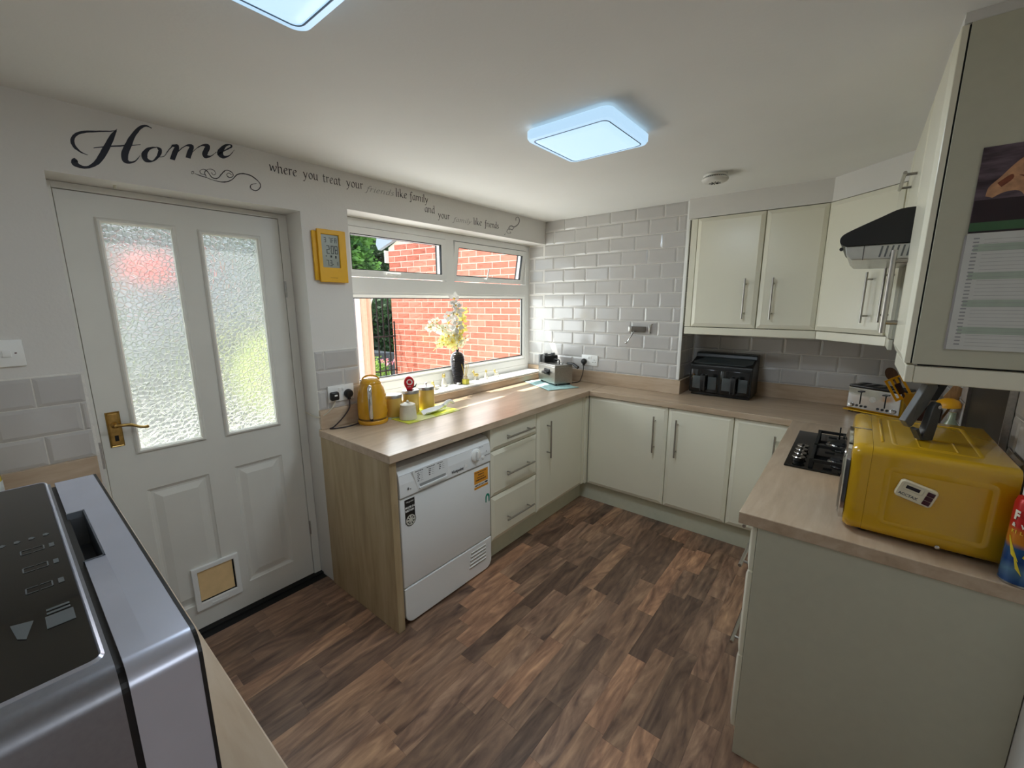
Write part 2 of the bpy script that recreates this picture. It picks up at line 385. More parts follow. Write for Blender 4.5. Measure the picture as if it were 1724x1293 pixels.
# grout beds behind the small tiled fields
part(MB().box(0, -2.053, Z0 - .003, .004, WY0 - .001, Z0 + 3 * TV + .002), 'grout', GROUT, wl)
part(MB().box(0, -3.5, Z0 - .003, .004, -2.884, Z0 + 3 * TV + .002), 'grout', GROUT, wl)
part(MB().box(2.5412, -1.655, WT, 2.545, .298, 1.372), 'grout', GROUT, wr)
# tile trims
t1 = struct(MB().bbox(1.1585, -.003, 1.0, 1.1805, .008, H, .0025).build('trim_1', UPVC))
struct(MB().box(1.1805, .286, 1.0, 1.183, .30, H).build('trim_2', GROUT))

# ---- painted soffit above the wall units
sof = MB()
sof.prism([(1.183, .30), (1.183, -.047), (1.945, -.047), (2.245, -.347), (2.245, -.345), (2.545, -.345), (2.545, .30)], 2.088, H)
sof.box(2.245, -1.518, 2.188, 2.545, -.35, H)
struct(sof.build('trim_3', WALLP), 'painted soffit above the wall cabinets')

# ================================================================== DOOR
DFX = FX(-.15)
d1 = struct(thing('door_1', 'white back door with two patterned glass panes and a cat flap', 'door', (-.172, -2.477, .01)))
del d1['category']
ly0, ly1, dz0, dz1 = -2.858, -2.097, .012, 1.957
Lg = (-2.757, .937, -2.520, 1.868); Rg = (-2.432, .932, -2.192, 1.863); P1 = (-2.752, .140, -2.524, .765); P2 = (-2.420, .140, -2.198, .765)
us = sorted({ly0, Lg[0], Lg[2], Rg[0], Rg[2], P1[0], P1[2], P2[0], P2[2], ly1}); vs = sorted({dz0, P1[1], P1[3], Lg[1], Rg[1], Lg[3], Rg[3], dz1})
part(MB(DFX).holed(us, vs, [Lg, Rg, P1, P2], -.044, 0), 'door_leaf', DOORW, d1)
def bead(g, n0=.0):
    mb_ = MB(DFX); o = [(g[0], g[1]), (g[2], g[1]), (g[2], g[3]), (g[0], g[3])]
    def rg(i, d): return [(g[0] + i, g[1] + i, d), (g[2] - i, g[1] + i, d), (g[2] - i, g[3] - i, d), (g[0] + i, g[3] - i, d)]
    mb_.rings([rg(-.006, 0), rg(-.006, .004), rg(0, .009), rg(.006, .009), rg(.012, .001), rg(.012, -.02)], False, False); return mb_
part(bead(Lg), 'glazing_bead', DOORW, d1); part(bead(Rg), 'glazing_bead', DOORW, d1)
for g in (Lg, Rg):
    part(MB(DFX).box(g[0] + .006, g[1] + .006, -.020, g[2] - .006, g[3] - .006, -.014), 'glass_pane', FROST, d1)
pp = [(0, -.02), (0, 0), (.004, -.004), (.014, -.0095), (.022, -.0095), (.05, -.001), (.054, -.001)]
part(MB(DFX).loft(P2[0], P2[1], P2[2], P2[3], pp), 'panel', DOORW, d1)
# left lower panel, with the flap let into its foot
part(MB(DFX).loft(P1[0], P1[1], P1[2], P1[3], pp), 'panel', DOORW, d1)
cf_ = part(MB(DFX).holed([-2.652, -2.630, -2.480, -2.458], [.108, .145, .305, .328], [(-2.630, .145, -2.480, .305)], -.002, .013), 'cat_flap', UPVC, d1, bevel=.003)
AMB = plain('amber_flap', (234, 202, 150), .25, noise=.02)  # opaque; the backlit glow is put into the paler amber
fa = part(MB(DFX).box(-2.628, .152, .0005, -2.482, .303, .004), 'flap', AMB, d1, 'amber flap with its backlit glow painted in')
part(MB(DFX).box(-2.630, .145, .0005, -2.480, .150, .003).box(-2.486, .145, .0042, -2.480, .305, .0062), 'gap_shadow_strip', DARK, cf_)  # dark strips painted in as shadow along the flap edges
part(MB(DFX).bbox(-2.59, .118, .013, -2.52, .128, .016, .002), 'catch', WHITEP, cf_)
# brass lever handle
hp = part(MB(DFX).loft(-2.836, .978, -2.792, 1.124, [(0, 0), (0, .002), (.003, .005), (.006, .0035), (.010, .0045), (.014, .0045)]), 'handle', BRASS, d1, 'aged brass lever handle on a keyhole plate')
part(MB(DFX).lathe((-2.812, 1.070, 0), [(.014, .004), (.014, .008), (.010, .012), (.0075, .03), (.0075, .040), (.0001, .041)], 18, 'z'), 'lever_boss', BRASS, hp)
part(MB(DFX).tube(catmull([(-2.812, 1.070, .036), (-2.79, 1.071, .040), (-2.765, 1.066, .040), (-2.745, 1.055, .040), (-2.725, 1.050, .042), (-2.715, 1.052, .044)], 4), [.0065] * 10 + [.0055] * 6 + [.0065] * 5), 'lever', BRASS, hp)
part(MB(DFX).box(-2.819, 1.003, .0045, -2.807, 1.026, .0052), 'keyhole', DARK, hp)
for u, v in ((-2.826, 1.113), (-2.802, 1.113), (-2.826, .989), (-2.802, .989)):
    part(MB(DFX).lathe((u, v, 0), [(.003, .003), (.003, .0058), (.0001, .006)], 10), 'screw', BRASS, hp)
# frame and threshold
fr_ = MB(DFX)
fr_.box(DY0 + .001, 0, -.10, ly0 - .003, DZ - .001, .004).box(ly1 + .003, 0, -.10, DY1 - .001, DZ - .001, .004).box(ly0 - .003, dz1 + .003, -.10, ly1 + .003, DZ - .001, .004)
part(fr_, 'door_frame', DOORW, d1, bevel=.002)
part(MB(DFX).box(DY0 + .001, -.002, -.149, DY1 - .001, .009, .03), 'threshold', DARK, d1, 'black threshold strip')
part(MB(DFX).box(-2.885 + .004, .9, .004, -2.862, 1.01, .006), 'strike_plate', STEEL, d1)
for z in (.30, 1.62):
    part(MB(DFX).lathe((-2.094, z, .006), [(.005, -.04), (.005, .04)], 10, 'y'), 'hinge', STEEL, d1)

# ================================================================== WINDOW
GFX = FX(-.17)
w1 = thing('window_1', 'white kitchen window over the worktop with two top-hung lights', 'window', (-.2, -.9, .96)); struct(w1); del w1['category']
wf = MB(GFX)
MU0, MU1, TR0, TR1 = -.978, -.897, 1.612, 1.700
FB = 1.0
us = [WY0 + .001, WY0 + .055, MU0, MU1, -.050, -.001]; vs = [FB, 1.052, TR0, TR1, 1.985, WZ1 - .001]
wf.holed(us, vs, [(us[1], vs[1], us[4], vs[2]), (us[1], vs[3], us[2], vs[4]), (us[3], vs[3], us[4], vs[4])], -.06, 0)
part(wf, 'window_frame', UPVC, w1, bevel=.003)
def bead2(g, fr, w_=.018, d=-.018):
    def rg(i, e): return [(g[0] + i, g[1] + i, e), (g[2] - i, g[1] + i, e), (g[2] - i, g[3] - i, e), (g[0] + i, g[3] - i, e)]
    return MB(fr).rings([rg(-.001, -.004), rg(w_ * .4, -.004), rg(w_, d), rg(w_, d - .02)], False, False)
g0 = (us[1], vs[1], us[4], vs[2])
part(bead2(g0, GFX, .030), 'glazing_bead', UPVC, w1)
def rg_(g, i, e): return [(g[0] + i, g[1] + i, e), (g[2] - i, g[1] + i, e), (g[2] - i, g[3] - i, e), (g[0] + i, g[3] - i, e)]
part(MB(GFX).rings([rg_(g0, .0285, -.0175), rg_(g0, .035, -.0185), rg_(g0, .035, -.03)], False, False), 'gasket', BLACK, w1)
part(MB(GFX).box(g0[0] + .02, g0[1] + .02, -.034, g0[2] - .02, g0[3] - .02, -.030), 'glass_pane', GLASS, w1)
def sash(g, tilt, hy):
    """top-hung light, hinged along its upper edge; tilt opens it outwards"""
    piv = Vector((-.17, 0, g[3])); c, s = math.cos(tilt), math.sin(tilt)
    def F(u, v, n):
        dz = v - g[3]; return Vector((piv.x + n * c + dz * s, u, piv.z + dz * c - n * s))
    a, b, cc, d = g[0] + .004, g[1] + .004, g[2] - .004, g[3] - .004
    f = part(MB(F).holed([a, a + .042, cc - .042, cc], [b, b + .038, d - .038, d], [(a + .042, b + .038, cc - .042, d - .038)], -.05, .012), 'sash', UPVC, w1, bevel=.003)
    gg = (a + .040, b + .036, cc - .040, d - .036)
    part(MB(F).rings([rg_(gg, -.001, .0105), rg_(gg, .0065, .008), rg_(gg, .0065, -.008)], False, False), 'gasket', BLACK, f)
    part(MB(F).box(gg[0], gg[1], -.012, gg[2], gg[3], -.008), 'glass_pane', GLASS, f)
    part(MB(F).rings([rg_(gg, .0015, -.052), rg_(gg, .0045, -.052), rg_(gg, .0045, -.040)], False, False), 'gasket', BLACK, f)
    h = MB(F).bbox(hy - .016, b + .008, .012, hy + .016, b + .030, .024, .004)
    part(h, 'catch', WHITEP, f)
    part(MB(F).tube([(hy + .006, b + .02, .026), (hy - .10 if tilt == 0 else hy + .012, b + .022 if tilt == 0 else b + .11, .030)], .006), 'latch_handle', UPVC, f)
sash((us[1], vs[3], MU0, vs[4]), 0, -1.39)
sash((MU1, vs[3], us[4], vs[4]), R(9), -.54)
# sill board
sl = struct(MB().bbox(-.2399, WY0 + .002, .946, .006, -.002, .960, .004).build('trim_4', UPVC), 'white window sill board')
part(MB().box(-.232, WY0 + .002, .960, -.168, -.002, FB), 'sill_upstand', UPVC, sl)

# sockets ------------------------------------------------------------
def socket(fr, label, y0):
    t = thing('double_socket', label, 'socket', fr(0, 0, 0))
    part(MB(fr).bbox(-.073, -.043, 0, .073, .043, .009, .002), 'plate', WHITEP, t)
    for s in (-1, 1):
        part(MB(fr).bbox(s * .010 - .006, .012, .009, s * .010 + .006, .030, .0125, .0015), 'switch', WHITEP, t)
        mb_ = MB(fr)
        for du, dv, a, b in ((0, .008, .002, .004), (-.011, -.010, .004, .002), (.011, -.010, .004, .002)):
            mb_.box(s * .043 + du - a, dv - b - .004, .009, s * .043 + du + a, dv + b - .004, .0094)
        part(mb_, 'pin_hole', DARK, t)
    for u in (-.060, .060): part(MB(fr).lathe((u, .0, 0), [(.003, .009), (.003, .0098), (.0001, .0099)], 8), 'screw', STEEL, t)
    return t
SK1 = frame((.0076, -1.928, 1.076), (0, 1, 0), (0, 0, 1), (1, 0, 0))
SK2 = frame((.459, -.0006, 1.083), (1, 0, 0), (0, 0, 1), (0, -1, 0))
socket(SK1, 'white double socket behind the yellow kettle with two black plugs in it', 0)
socket(SK2, 'white double socket on the tiled wall right of the deep fryer', 0)
def plug(fr, u, v, label, square=False):
    t = thing('plug', label, 'plug', fr(u, v, .01))
    if square:
        part(MB(fr).bbox(u - .023, v - .024, .0101, u + .023, v + .022, .036, .009, 3), 'plug_body', BLACK, t)
        part(MB(fr).box(u - .006, v - .001, .036, u + .010, v + .007, .0364), 'fuse_label', WHITEP, t)
    else:
        part(MB(fr).lathe((u, v, 0), [(.001, .0101), (.023, .0101), (.0245, .016), (.0235, .026), (.018, .036), (.0001, .038)], 24).bbox(u - .009, v - .034, .014, u + .009, v - .01, .028, .005), 'plug_body', BLACK, t)
    return t
plug(SK1, -.047, -.008, 'square black plug with a white cable left in the kettle socket', True)
plug(SK1, .035, -.008, 'round black plug with a dark cable, right in the kettle socket')
plug(SK2, -.046, -.012, 'round black plug in the socket on the tiled wall')
CABD = plain('dark_cable', (38, 24, 30), .45); CABW = plain('ivory_cable', (206, 198, 178), .45)
tag(MB().tube(catmull([(.030, -1.893, 1.036), (.030, -1.893, 1.015), (.032, -1.90, .985), (.030, -1.94, .940), (.026, -1.99, .9025), (.036, -2.018, .9010), (.055, -2.005, .9010), (.075, -1.955, .9010), (.072, -1.90, .9010), (.070, -1.8705, .903)], 6), .0034).build('power_cord', CABD, off=Vector((.05, -1.95, .897))), 'dark kettle cord looping from the socket onto the worktop', 'cable')
tag(MB().tube(catmull([(.030, -1.975, 1.042), (.030, -1.979, 1.025), (.026, -2.0, .998), (.018, -2.03, .975), (.008, -2.056, .965), (-.02, -2.060, .962), (-.08, -2.062, .966), (-.13, -2.060, .970)], 6), .0032).build('power_cord', CABW, off=Vector((0, -2.03, .96))), 'ivory cable from the socket into the door reveal', 'cable')
tag(MB().tube(catmull([(.413, -.020, 1.038), (.414, -.024, 1.02), (.412, -.03, .975), (.400, -.035, .93), (.392, -.05, .905), (.38, -.075, .901), (.372, -.10, .9010), (.368, -.12, .903)], 6), .003).build('power_cord', BLACK, off=Vector((.40, -.03, .9))), 'black cord hanging from the tiled-wall socket to the deep fryer', 'cable')
# fused switch left of the door
sw = thing('light_switch', 'white wall switch with a tiny red light, left of the door', 'switch', (0, -3.085, 1.39))
part(MB(FX()).bbox(-3.158, 1.351, 0, -3.012, 1.437, .010, .002), 'plate', WHITEP, sw)
part(MB(FX()).bbox(-3.060, 1.382, .010, -3.040, 1.405, .0145, .002), 'rocker', WHITEP, sw)
part(MB(FX()).box(-3.033, 1.392, .010, -3.028, 1.396, .0108), 'indicator', plain('dark_red', (90, 20, 26), .3), sw)

# worktops -----------------------------------------------------------
def worktop(poly, mat, label, nm='worktop'):
    xs_, ys_ = [p[0] for p in poly], [p[1] for p in poly]
    o = MB().prism(poly, WT - TH, WT).build(nm, mat, off=Vector((min(xs_), min(ys_), WT - TH)), bevel=.0025)
    return tag(o, label, 'worktop')
worktop([(.0005, -2.0615), (.624, -2.0615), (.624, -.001), (.0005, -.001)], WORK_Y, 'light oak worktop under the window, carrying the kettle')
worktop([(.6255, -.2993), (1.9110, -.2993), (2.544, -.2993), (2.544, .2995), (1.179, .2995), (1.179, -.001), (.6255, -.001)], WORK_X, 'light oak worktop along the tiled wall, carrying the black air fryer')
worktop([(1.9110, -1.657), (2.537, -1.657), (2.537, -.3005), (1.9110, -.3005)], WORK_Y, 'light oak worktop with the gas hob and yellow microwave')
worktop([(.0005, -3.495), (2.0, -3.495), (2.0, -2.893), (.0005, -2.893)], WORK_X, 'light oak worktop under the silver countertop appliance')
def upst(mb, label, mat=WORK_X, o=(0, 0, WT)):
    tag(mb.build('upstand', mat, off=Vector(o), bevel=.0015), label, 'upstand')
upst(MB().box(.0005, -2.053, WT + .0005, .018, WY0 - .002, 1.0), 'oak upstand behind the kettle', WORK_Y)
upst(MB().box(.0005, WY0 + .001, WT + .0005, .016, -.019, .9455), 'low oak upstand under the window sill', WORK_Y)
upst(MB().box(.0165, -.018, WT + .0005, XT + .002, -.0035, .9985).box(XT + .002, -.018, WT + .0005, XT + .0165, .2815, .9985).box(XT + .0165, .2815, WT + .0005, 2.544, .2985, .9985), 'oak upstand running below the grey tiles and into the alcove')
part(MB().box(-.165, -.0175, .9605, -.0, -.0035, .9985), 'end_strip', WORK_X, sl)
upst(MB().box(.0005, -3.495, WT + .0005, .018, -2.893, 1.0), 'oak upstand left of the door', WORK_Y)
# ================================================================== CABINETS
def bar(parent, fr, u0, v0, u1, v1, n0=0.0, out=.034, r=.0058):
    """T-bar handle: rod with two posts, ends at (u0,v0),(u1,v1)"""
    a, b = Vector((u0, v0, 0)), Vector((u1, v1, 0)); d = (b - a).normalized(); L_ = (b - a).length; k = min(.035, L_ * .14)
    mb_ = MB(fr).tube([(u0, v0, n0 + out), (u1, v1, n0 + out)], r, 10)
    for p in (a + d * k, b - d * k): mb_.tube([(p.x, p.y, n0), (p.x, p.y, n0 + out)], r * .8, 8)
    return part(mb_, 'handle', NICKEL, parent)
DPROF = [(0, 0), (0, .0115), (.0015, .0130), (.024, .0205), (.0255, .0200)]
def front(name, parent, fr, u0, v0, u1, v1, hd=None, prof=DPROF, mat=CREAM):
    e_ = .0012; o = part(MB(fr).loft(u0 + e_, v0 + e_, u1 - e_, v1 - e_, prof), name, mat, parent)
    if hd: bar(o, fr, *hd, n0=.0198)
    return o
g_ = .0015
# --- window run (faces +x, fronts at x=.605)
FA = FX(.585)
def unit(name, label, loc, group=None): return thing(name, label, 'cabinet', loc, group)
c = unit('drawer_cabinet', 'cream three-drawer base unit right of the tumble dryer', (.3, -1.16, 0))
part(MB().box(.03, -1.384, .152, .584, -.937, .857), 'body', CARC, c)
front('drawer', c, FA, -1.384, .716, -.937, .853, (-1.275, .781, -1.008, .781))
front('drawer', c, FA, -1.384, .438, -.937, .713, (-1.275, .556, -1.008, .556))
front('drawer', c, FA, -1.384, .156, -.937, .435, (-1.275, .264, -1.008, .264))
c = unit('base_cabinet', 'cream base unit right of the drawers under the window', (.3, -.64, 0))
part(MB().box(.03, -.935, .152, .584, -.342, .857), 'body', CARC, c)
front('door', c, FA, -.934, .156, -.345, .853, (-.824, .525, -.824, .780))
c = unit('corner_post', 'narrow cream filler post in the inner corner of the base units', (.6, -.31, 0))
part(MB().box(.560, -.340, .152, .597, -.283, .857).box(.597, -.305, .152, .611, -.268, .857), 'post', CREAM, c, bevel=.001)
# --- back run (faces -y, fronts at y=-.28)
FB_ = FY(-.262)
c = unit('base_cabinet', 'widest cream base unit on the back run, nearest the corner', (.9, 0, 0))
part(MB().box(.615, -.262, .152, 1.2135, -.002, .857), 'body', CARC, c)
front('door', c, FB_, .616, .150, 1.2125, .853, (1.131, .528, 1.131, .786))
c = unit('base_cabinet', 'middle cream base unit on the back run, handle on its left', (1.41, 0, 0))
part(MB().box(1.2145, -.262, .152, 1.6150, .28, .857), 'body', CARC, c)
front('door', c, FB_, 1.2155, .150, 1.6140, .853, (1.281, .528, 1.281, .786))
c = unit('base_cabinet', 'cream base unit in the right corner, part hidden by the hob worktop', (1.8, 0, 0))
part(MB().box(1.6160, -.262, .152, 2.02, .28, .857), 'body', CARC, c)
front('door', c, FB_, 1.6170, .150, 1.9150, .853, (1.840, .528, 1.840, .786))
# --- peninsula (faces -x)
FP = frame((1.964, 0, 0), (0, -1, 0), (0, 0, 1), (-1, 0, 0))
c = unit('drawer_cabinet', 'cream drawer base unit under the gas hob, seen end-on', (2.2, -1.3, 0))
part(MB().box(1.965, -1.630, .152, 2.53, -1.105, .857), 'body', CARC, c)
front('drawer', c, FP, 1.107, .700, 1.642, .853, (1.22, .79, 1.53, .79))
front('drawer', c, FP, 1.107, .384, 1.642, .697, (1.22, .640, 1.53, .640))
front('drawer', c, FP, 1.107, .100, 1.642, .381, (1.22, .330, 1.53, .330))
c = unit('base_cabinet', 'cream base unit beside the hob drawers facing the window side', (2.2, -.7, 0))
part(MB().box(1.965, -1.103, .152, 2.53, -.285, .857), 'body', CARC, c)
front('door', c, FP, .285 + .05, .150, 1.1035, .853, (.40, .528, .40, .786))
tag(MB().box(1.966, -1.6485, .0005, 2.543, -1.6315, .858).build('end_panel', plain('cream_end_panel', (190, 188, 169), .5, noise=.01), off=Vector((2.25, -1.64, 0)), bevel=.0012), 'large plain cream end panel below the microwave worktop', 'panel')
# oak end panel left of the dryer
tag(MB().box(.004, -2.0585, .0005, .612, -2.021, .8585).build('end_panel', PANELW, off=Vector((.3, -2.04, 0)), bevel=.0015), 'tall oak end panel left of the tumble dryer', 'panel')
# plinths
PL = plain('plinth_grey_green', (203, 204, 184), .5, noise=.012)
for nm, mb_, lb in (('a', MB().box(.518, -1.387, .0005, .535, -.236, .150), 'cream plinth under the window-side units'),
                    ('b', MB().box(.518, -.235, .0005, 2.0, -.218, .148), 'cream plinth under the back run units'),
                    ('c', MB().box(2.001, -1.630, .0005, 2.018, -.24, .098), 'cream plinth under the hob drawers')):
    x0 = min(v.x for v in mb_.v); y0 = min(v.y for v in mb_.v)
    tag(mb_.build('plinth', PL, off=Vector((x0, y0, 0))), lb, 'plinth')

# --- wall units (alcove: faces -y, fronts at y=-.05)
ZB, ZT_ = 1.385, 2.085
FU = FY(-.032)
c = unit('wall_cabinet', 'left cream wall cabinet above the black air fryer, handle on its right', (1.42, .1, ZB))
part(MB().box(1.204, -.031, ZB, 1.634, .29, ZT_), 'body', CARC, c)
part(MB(FU).box(1.204, ZB, 0, 1.243, ZT_, .012), 'filler', CREAM, c, bevel=.002)
front('door', c, FU, 1.245, ZB + .001, 1.633, ZT_, (1.560, 1.444, 1.560, 1.692))
c = unit('wall_cabinet', 'middle cream wall cabinet above the black air fryer, handle on its left', (1.79, .1, ZB))
part(MB().box(1.635, -.031, ZB, 1.942, .29, ZT_), 'body', CARC, c)
front('door', c, FU, 1.637, ZB + .001, 1.940, ZT_, (1.710, 1.444, 1.710, 1.692))
c = unit('wall_cabinet', 'diagonal cream corner wall cabinet behind the cooker hood', (2.2, .0, ZB))
part(MB().prism([(1.943, .29), (1.943, -.031), (2.254, -.340), (2.54, -.340), (2.54, .29)], ZB, ZT_), 'body', CARC, c)
q = math.sqrt(.5)
FD = frame((1.9435 + .002, -.0325 - .002, 0), (q, -q, 0), (0, 0, 1), (-q, -q, 0))
LD = .4215
front('door', c, FD, .004, ZB + .001, LD - .004, ZT_, (LD - .095, 1.444, LD - .095, 1.692))
# right wall: tall cabinet, hood section with flap, near cabinet (fronts at x=2.236)
FR_ = frame((2.2545, 0, 0), (0, -1, 0), (0, 0, 1), (-1, 0, 0))
ZR = 2.186
c = unit('wall_cabinet', 'narrow cream wall cabinet between the corner unit and the cooker hood', (2.4, -.44, ZB))
part(MB().box(2.255, -.541, ZB, 2.54, -.343, ZR), 'body', CARC, c)
front('door', c, FR_, .352, ZB + .001, .539, ZR, (.500, 1.455, .500, 1.700))
c = unit('wall_cabinet', 'cream bridging wall cabinet above the cooker hood', (2.4, -.83, 1.86))
part(MB().box(2.255, -1.119, 1.86, 2.54, -.543, ZR), 'body', CARC, c)
front('door', c, FR_, .545, 1.862, 1.117, ZR, (.62, 2.00, .93, 2.00))
c = unit('wall_cabinet', 'near cream wall cabinet with the calendar hung on its end', (2.4, -1.32, ZB))
part(MB().box(2.262, -1.503, ZB, 2.54, -1.121, ZR), 'body', CARC, c)
part(MB().box(2.2580, -1.522, ZB + .001, 2.543, -1.504, 2.1870), 'end_panel', MATS['cream_end_panel'], c, bevel=.001)
nd_ = front('door', c, FR_, 1.121, ZB + .001, 1.520, ZR); bar(nd_, FR_, 1.160, 1.445, 1.160, 1.715, .0198, .036, .0088)
part(MB().box(2.2545, -1.5185, ZB + .002, 2.2579, -1.514, ZR - .002).box(2.27, -1.516, 1.3816, 2.542, -1.506, 1.3855), 'gap_shadow_strip', DARK, c)  # dark strips stand in for the shadow inside the gaps
# light pelmets under the units
PEL = CREAM
c = thing('pelmet', 'cream light pelmet below the wall cabinets', 'pelmet', (1.9, -.04, 1.335))
part(MB().box(1.204, -.045, 1.335, 1.948, -.028, 1.3815), 'straight_length', PEL, c, bevel=.003)
FD2 = frame((1.948, -.045, 0), (q, -q, 0), (0, 0, 1), (-q, -q, 0))
part(MB(FD2).box(0, 1.335, -.017, .421, 1.3815, 0), 'diagonal_length', PEL, c, bevel=.003)
part(MB().box(2.247, -.545, 1.335, 2.264, -.345, 1.3815), 'straight_length', PEL, c, bevel=.003)
c = thing('pelmet', 'cream light pelmet under the near cabinet with the calendar', 'pelmet', (2.4, -1.5, 1.335))
part(MB().box(2.247, -1.520, 1.335, 2.265, -1.121, 1.3815), 'side_length', PEL, c, bevel=.003)
part(MB().box(2.2655, -1.520, 1.335, 2.543, -1.503, 1.3800), 'front_length', PEL, c, bevel=.003)

# ================================================================== HOOD
c = thing('cooker_hood', 'black and silver visor cooker hood on the right wall', 'cooker hood', (2.4, -.83, 1.69))
FH = frame((0, 0, 0), (1, 0, 0), (0, 0, 1), (0, -1, 0))
part(MB(FH).prism(catmull([(2.254, 1.852, 0), (2.20, 1.850, 0), (2.15, 1.828, 0), (2.075, 1.792, 0), (2.052, 1.775, 0), (2.050, 1.755, 0), (2.064, 1.743, 0), (2.10, 1.741, 0), (2.254, 1.741, 0)], 4) and
          [(p.x, p.y) for p in catmull([(2.254, 1.852, 0), (2.20, 1.850, 0), (2.15, 1.828, 0), (2.075, 1.792, 0), (2.052, 1.775, 0), (2.050, 1.755, 0), (2.064, 1.743, 0), (2.10, 1.741, 0), (2.254, 1.741, 0)], 4)], .543, 1.119), 'visor', BLACK, c, bevel=.002)
part(MB().box(2.2545, -1.119, 1.70, 2.54, -.543, 1.859), 'body', BLACK, c)
HS = plain('hood_silver', (196, 196, 190), .3, .6, noise=.02)
part(MB(FH).prism([(2.254, 1.7405), (2.066, 1.7405), (2.072, 1.712), (2.088, 1.694), (2.254, 1.690)], .548, 1.114), 'lower_tray', HS, c, bevel=.003)
part(MB().box(2.118, -1.1148, 1.692, 2.120, -1.1142, 1.74), 'seam', DARK, c)
for i in range(6):
    part(MB(FH).prism([(2.160 + i * .014, 1.699), (2.165 + i * .014, 1.699), (2.170 + i * .014, 1.735), (2.165 + i * .014, 1.735)], 1.1139, 1.1149), 'vent_slot', GREYP, c)
part(MB(FH).lathe((2.056, 1.733, 0), [(.006, 1.10), (.006, 1.112), (.0001, 1.113)], 10), 'control_knob', BLACK, c)

# ================================================================== DRYER
DY = FX(.565)
a0, a1 = -2.008, -1.392
c = thing('tumble_dryer', 'white condenser tumble dryer under the worktop, with stickers', 'dryer', (.3, -1.7, 0))
part(MB().box(.03, a0 + .004, .02, .464, a1 - .004, .820), 'cabinet', WHITE, c, bevel=.004)
part(MB(DY).bbox(a0, .206, 0, a1, .662, .038, .006, 3), 'door', WHITE, c)
# lower flap with rounded feet corners
Fl = []
for k in range(9): a = math.pi + k * math.pi / 16; Fl.append((a0 + .05 + .05 * math.cos(a), .062 + .05 * math.sin(a)))
for k in range(9): a = 1.5 * math.pi + k * math.pi / 16; Fl.append((a1 - .05 + .05 * math.cos(a), .062 + .05 * math.sin(a)))
part(MB(DY).prism(Fl + [(a1, .202), (a0, .202)], 0, .040), 'lower_cover', WHITE, c, bevel=.004)
for i in range(5):
    z = .078 + i * .021
    part(MB(DY).prism([(a1 - .185 + i * .004, z), (a1 - .050, z), (a1 - .050, z + .0065), (a1 - .185 + i * .004, z + .0085)], .0402, .0408), 'vent_slot', plain('slot_shadow', (158, 160, 158), .6), c)  # grey strips paint in the shadow under each louvre
    part(MB(DY).prism([(a1 - .185 + i * .004, z + .0085), (a1 - .050, z + .0085), (a1 - .050, z + .0135), (a1 - .185 + i * .004, z + .0135)], .0402, .0440), 'louvre', WHITEP, c, bevel=.001)
# console: profile extruded along the front
prof = [(0, .668), (.040, .668), (.044, .672), (.043, .735), (.038, .776), (.028, .797), (.012, .810), (-.02, .817), (-.10, .818), (-.10, .668)]
FC = frame((.565, 0, 0), (1, 0, 0), (0, 0, 1), (0, 1, 0))
cons = part(MB(FC).prism(prof, a0, a1), 'console', WHITE, c, bevel=.004)
part(MB(FC).tube([(.0375, .777, a0 + .004), (.0375, .777, a1 - .004)], .0008, 6), 'crease', plain('light_grey_line', (170, 172, 172), .5), cons)
# water drawer with the grip's recess shadow painted flat (console face plane)
FCN = frame((.6088, 0, 0), (0, 1, 0), (0, 0, 1), (1, 0, 0))
part(MB(FCN).prism([(-1.935, .784), (-1.715, .786), (-1.712, .682), (-1.905, .680)], -.002, .0012), 'water_drawer', WHITE, c, bevel=.002)
part(MB(FCN).prism([(-1.898, .708), (-1.730, .710), (-1.733, .696), (-1.892, .694)], .0013, .0018), 'grip_recess_shadow', plain('grip_shadow', (150, 152, 152), .6), c)
part(MB(FCN).prism([(-1.9, .692), (-1.725, .695), (-1.728, .684), (-1.895, .682)], .0014, .006), 'grip_lip', WHITE, c, bevel=.001)
INKD = plain('print_grey', (70, 72, 76), .6)
def dashes(rows, fr, mat, par, x0=0, ln=.03, h=.0022, dv=.0062):
    mb_ = MB(fr)
    for r in range(rows):
        u = x0
        while u < x0 + ln - .004:
            w_ = random.choice([.004, .006, .009]); w_ = min(w_, x0 + ln - u); mb_.box(u, -r * dv, 0, u + w_, -r * dv + h, .0002); u += w_ + .0022
    return part(mb_, 'print', mat, par)
for (u, n_, wd) in ((-1.918, 4, .050), (-1.850, 3, .052), (-1.785, 2, .042)):
    dashes(1, frame((.6102, u, .772), (0, 1, 0), (0, 0, 1), (1, 0, 0)), INKD, c, 0, wd, .0042)
    dashes(n_ + 1, frame((.6102, u + .012, .7605), (0, 1, 0), (0, 0, 1), (1, 0, 0)), INKD, c, 0, .013, .005, .0095)
    dashes(n_ + 1, frame((.6102, u + .030, .7605), (0, 1, 0), (0, 0, 1), (1, 0, 0)), plain('print_pale', (150, 152, 156), .6), c, 0, .016, .002, .0095)
text('Hotpoint', .0225, frame((.6102, -1.690, .688), (0, 1, 0), (0, 0, 1), (1, 0, 0)), INKD, c, 'lettering', bold=.0004)
text('8', .018, frame((.6102, -1.966, .700), (0, 1, 0), (0, 0, 1), (1, 0, 0)), INKD, c, 'print', bold=.0003); text('kg', .009, frame((.6102, -1.953, .700), (0, 1, 0), (0, 0, 1), (1, 0, 0)), INKD, c, 'print')
dl = part(MB(FCN).lathe((-1.513, .738, 0), [(.036, -.004), (.036, .004), (.033, .007), (.026, .0085), (.0001, .009)], 32), 'dial', WHITEP, c)
part(MB(FCN).bbox(-1.520, .713, .008, -1.506, .763, .024, .005, 3), 'dial_grip', WHITEP, dl)
part(MB(FCN).lathe((-1.456, .710, 0), [(.009, -.002), (.009, .003), (.0001, .0035)], 16), 'start_button', WHITEP, c)
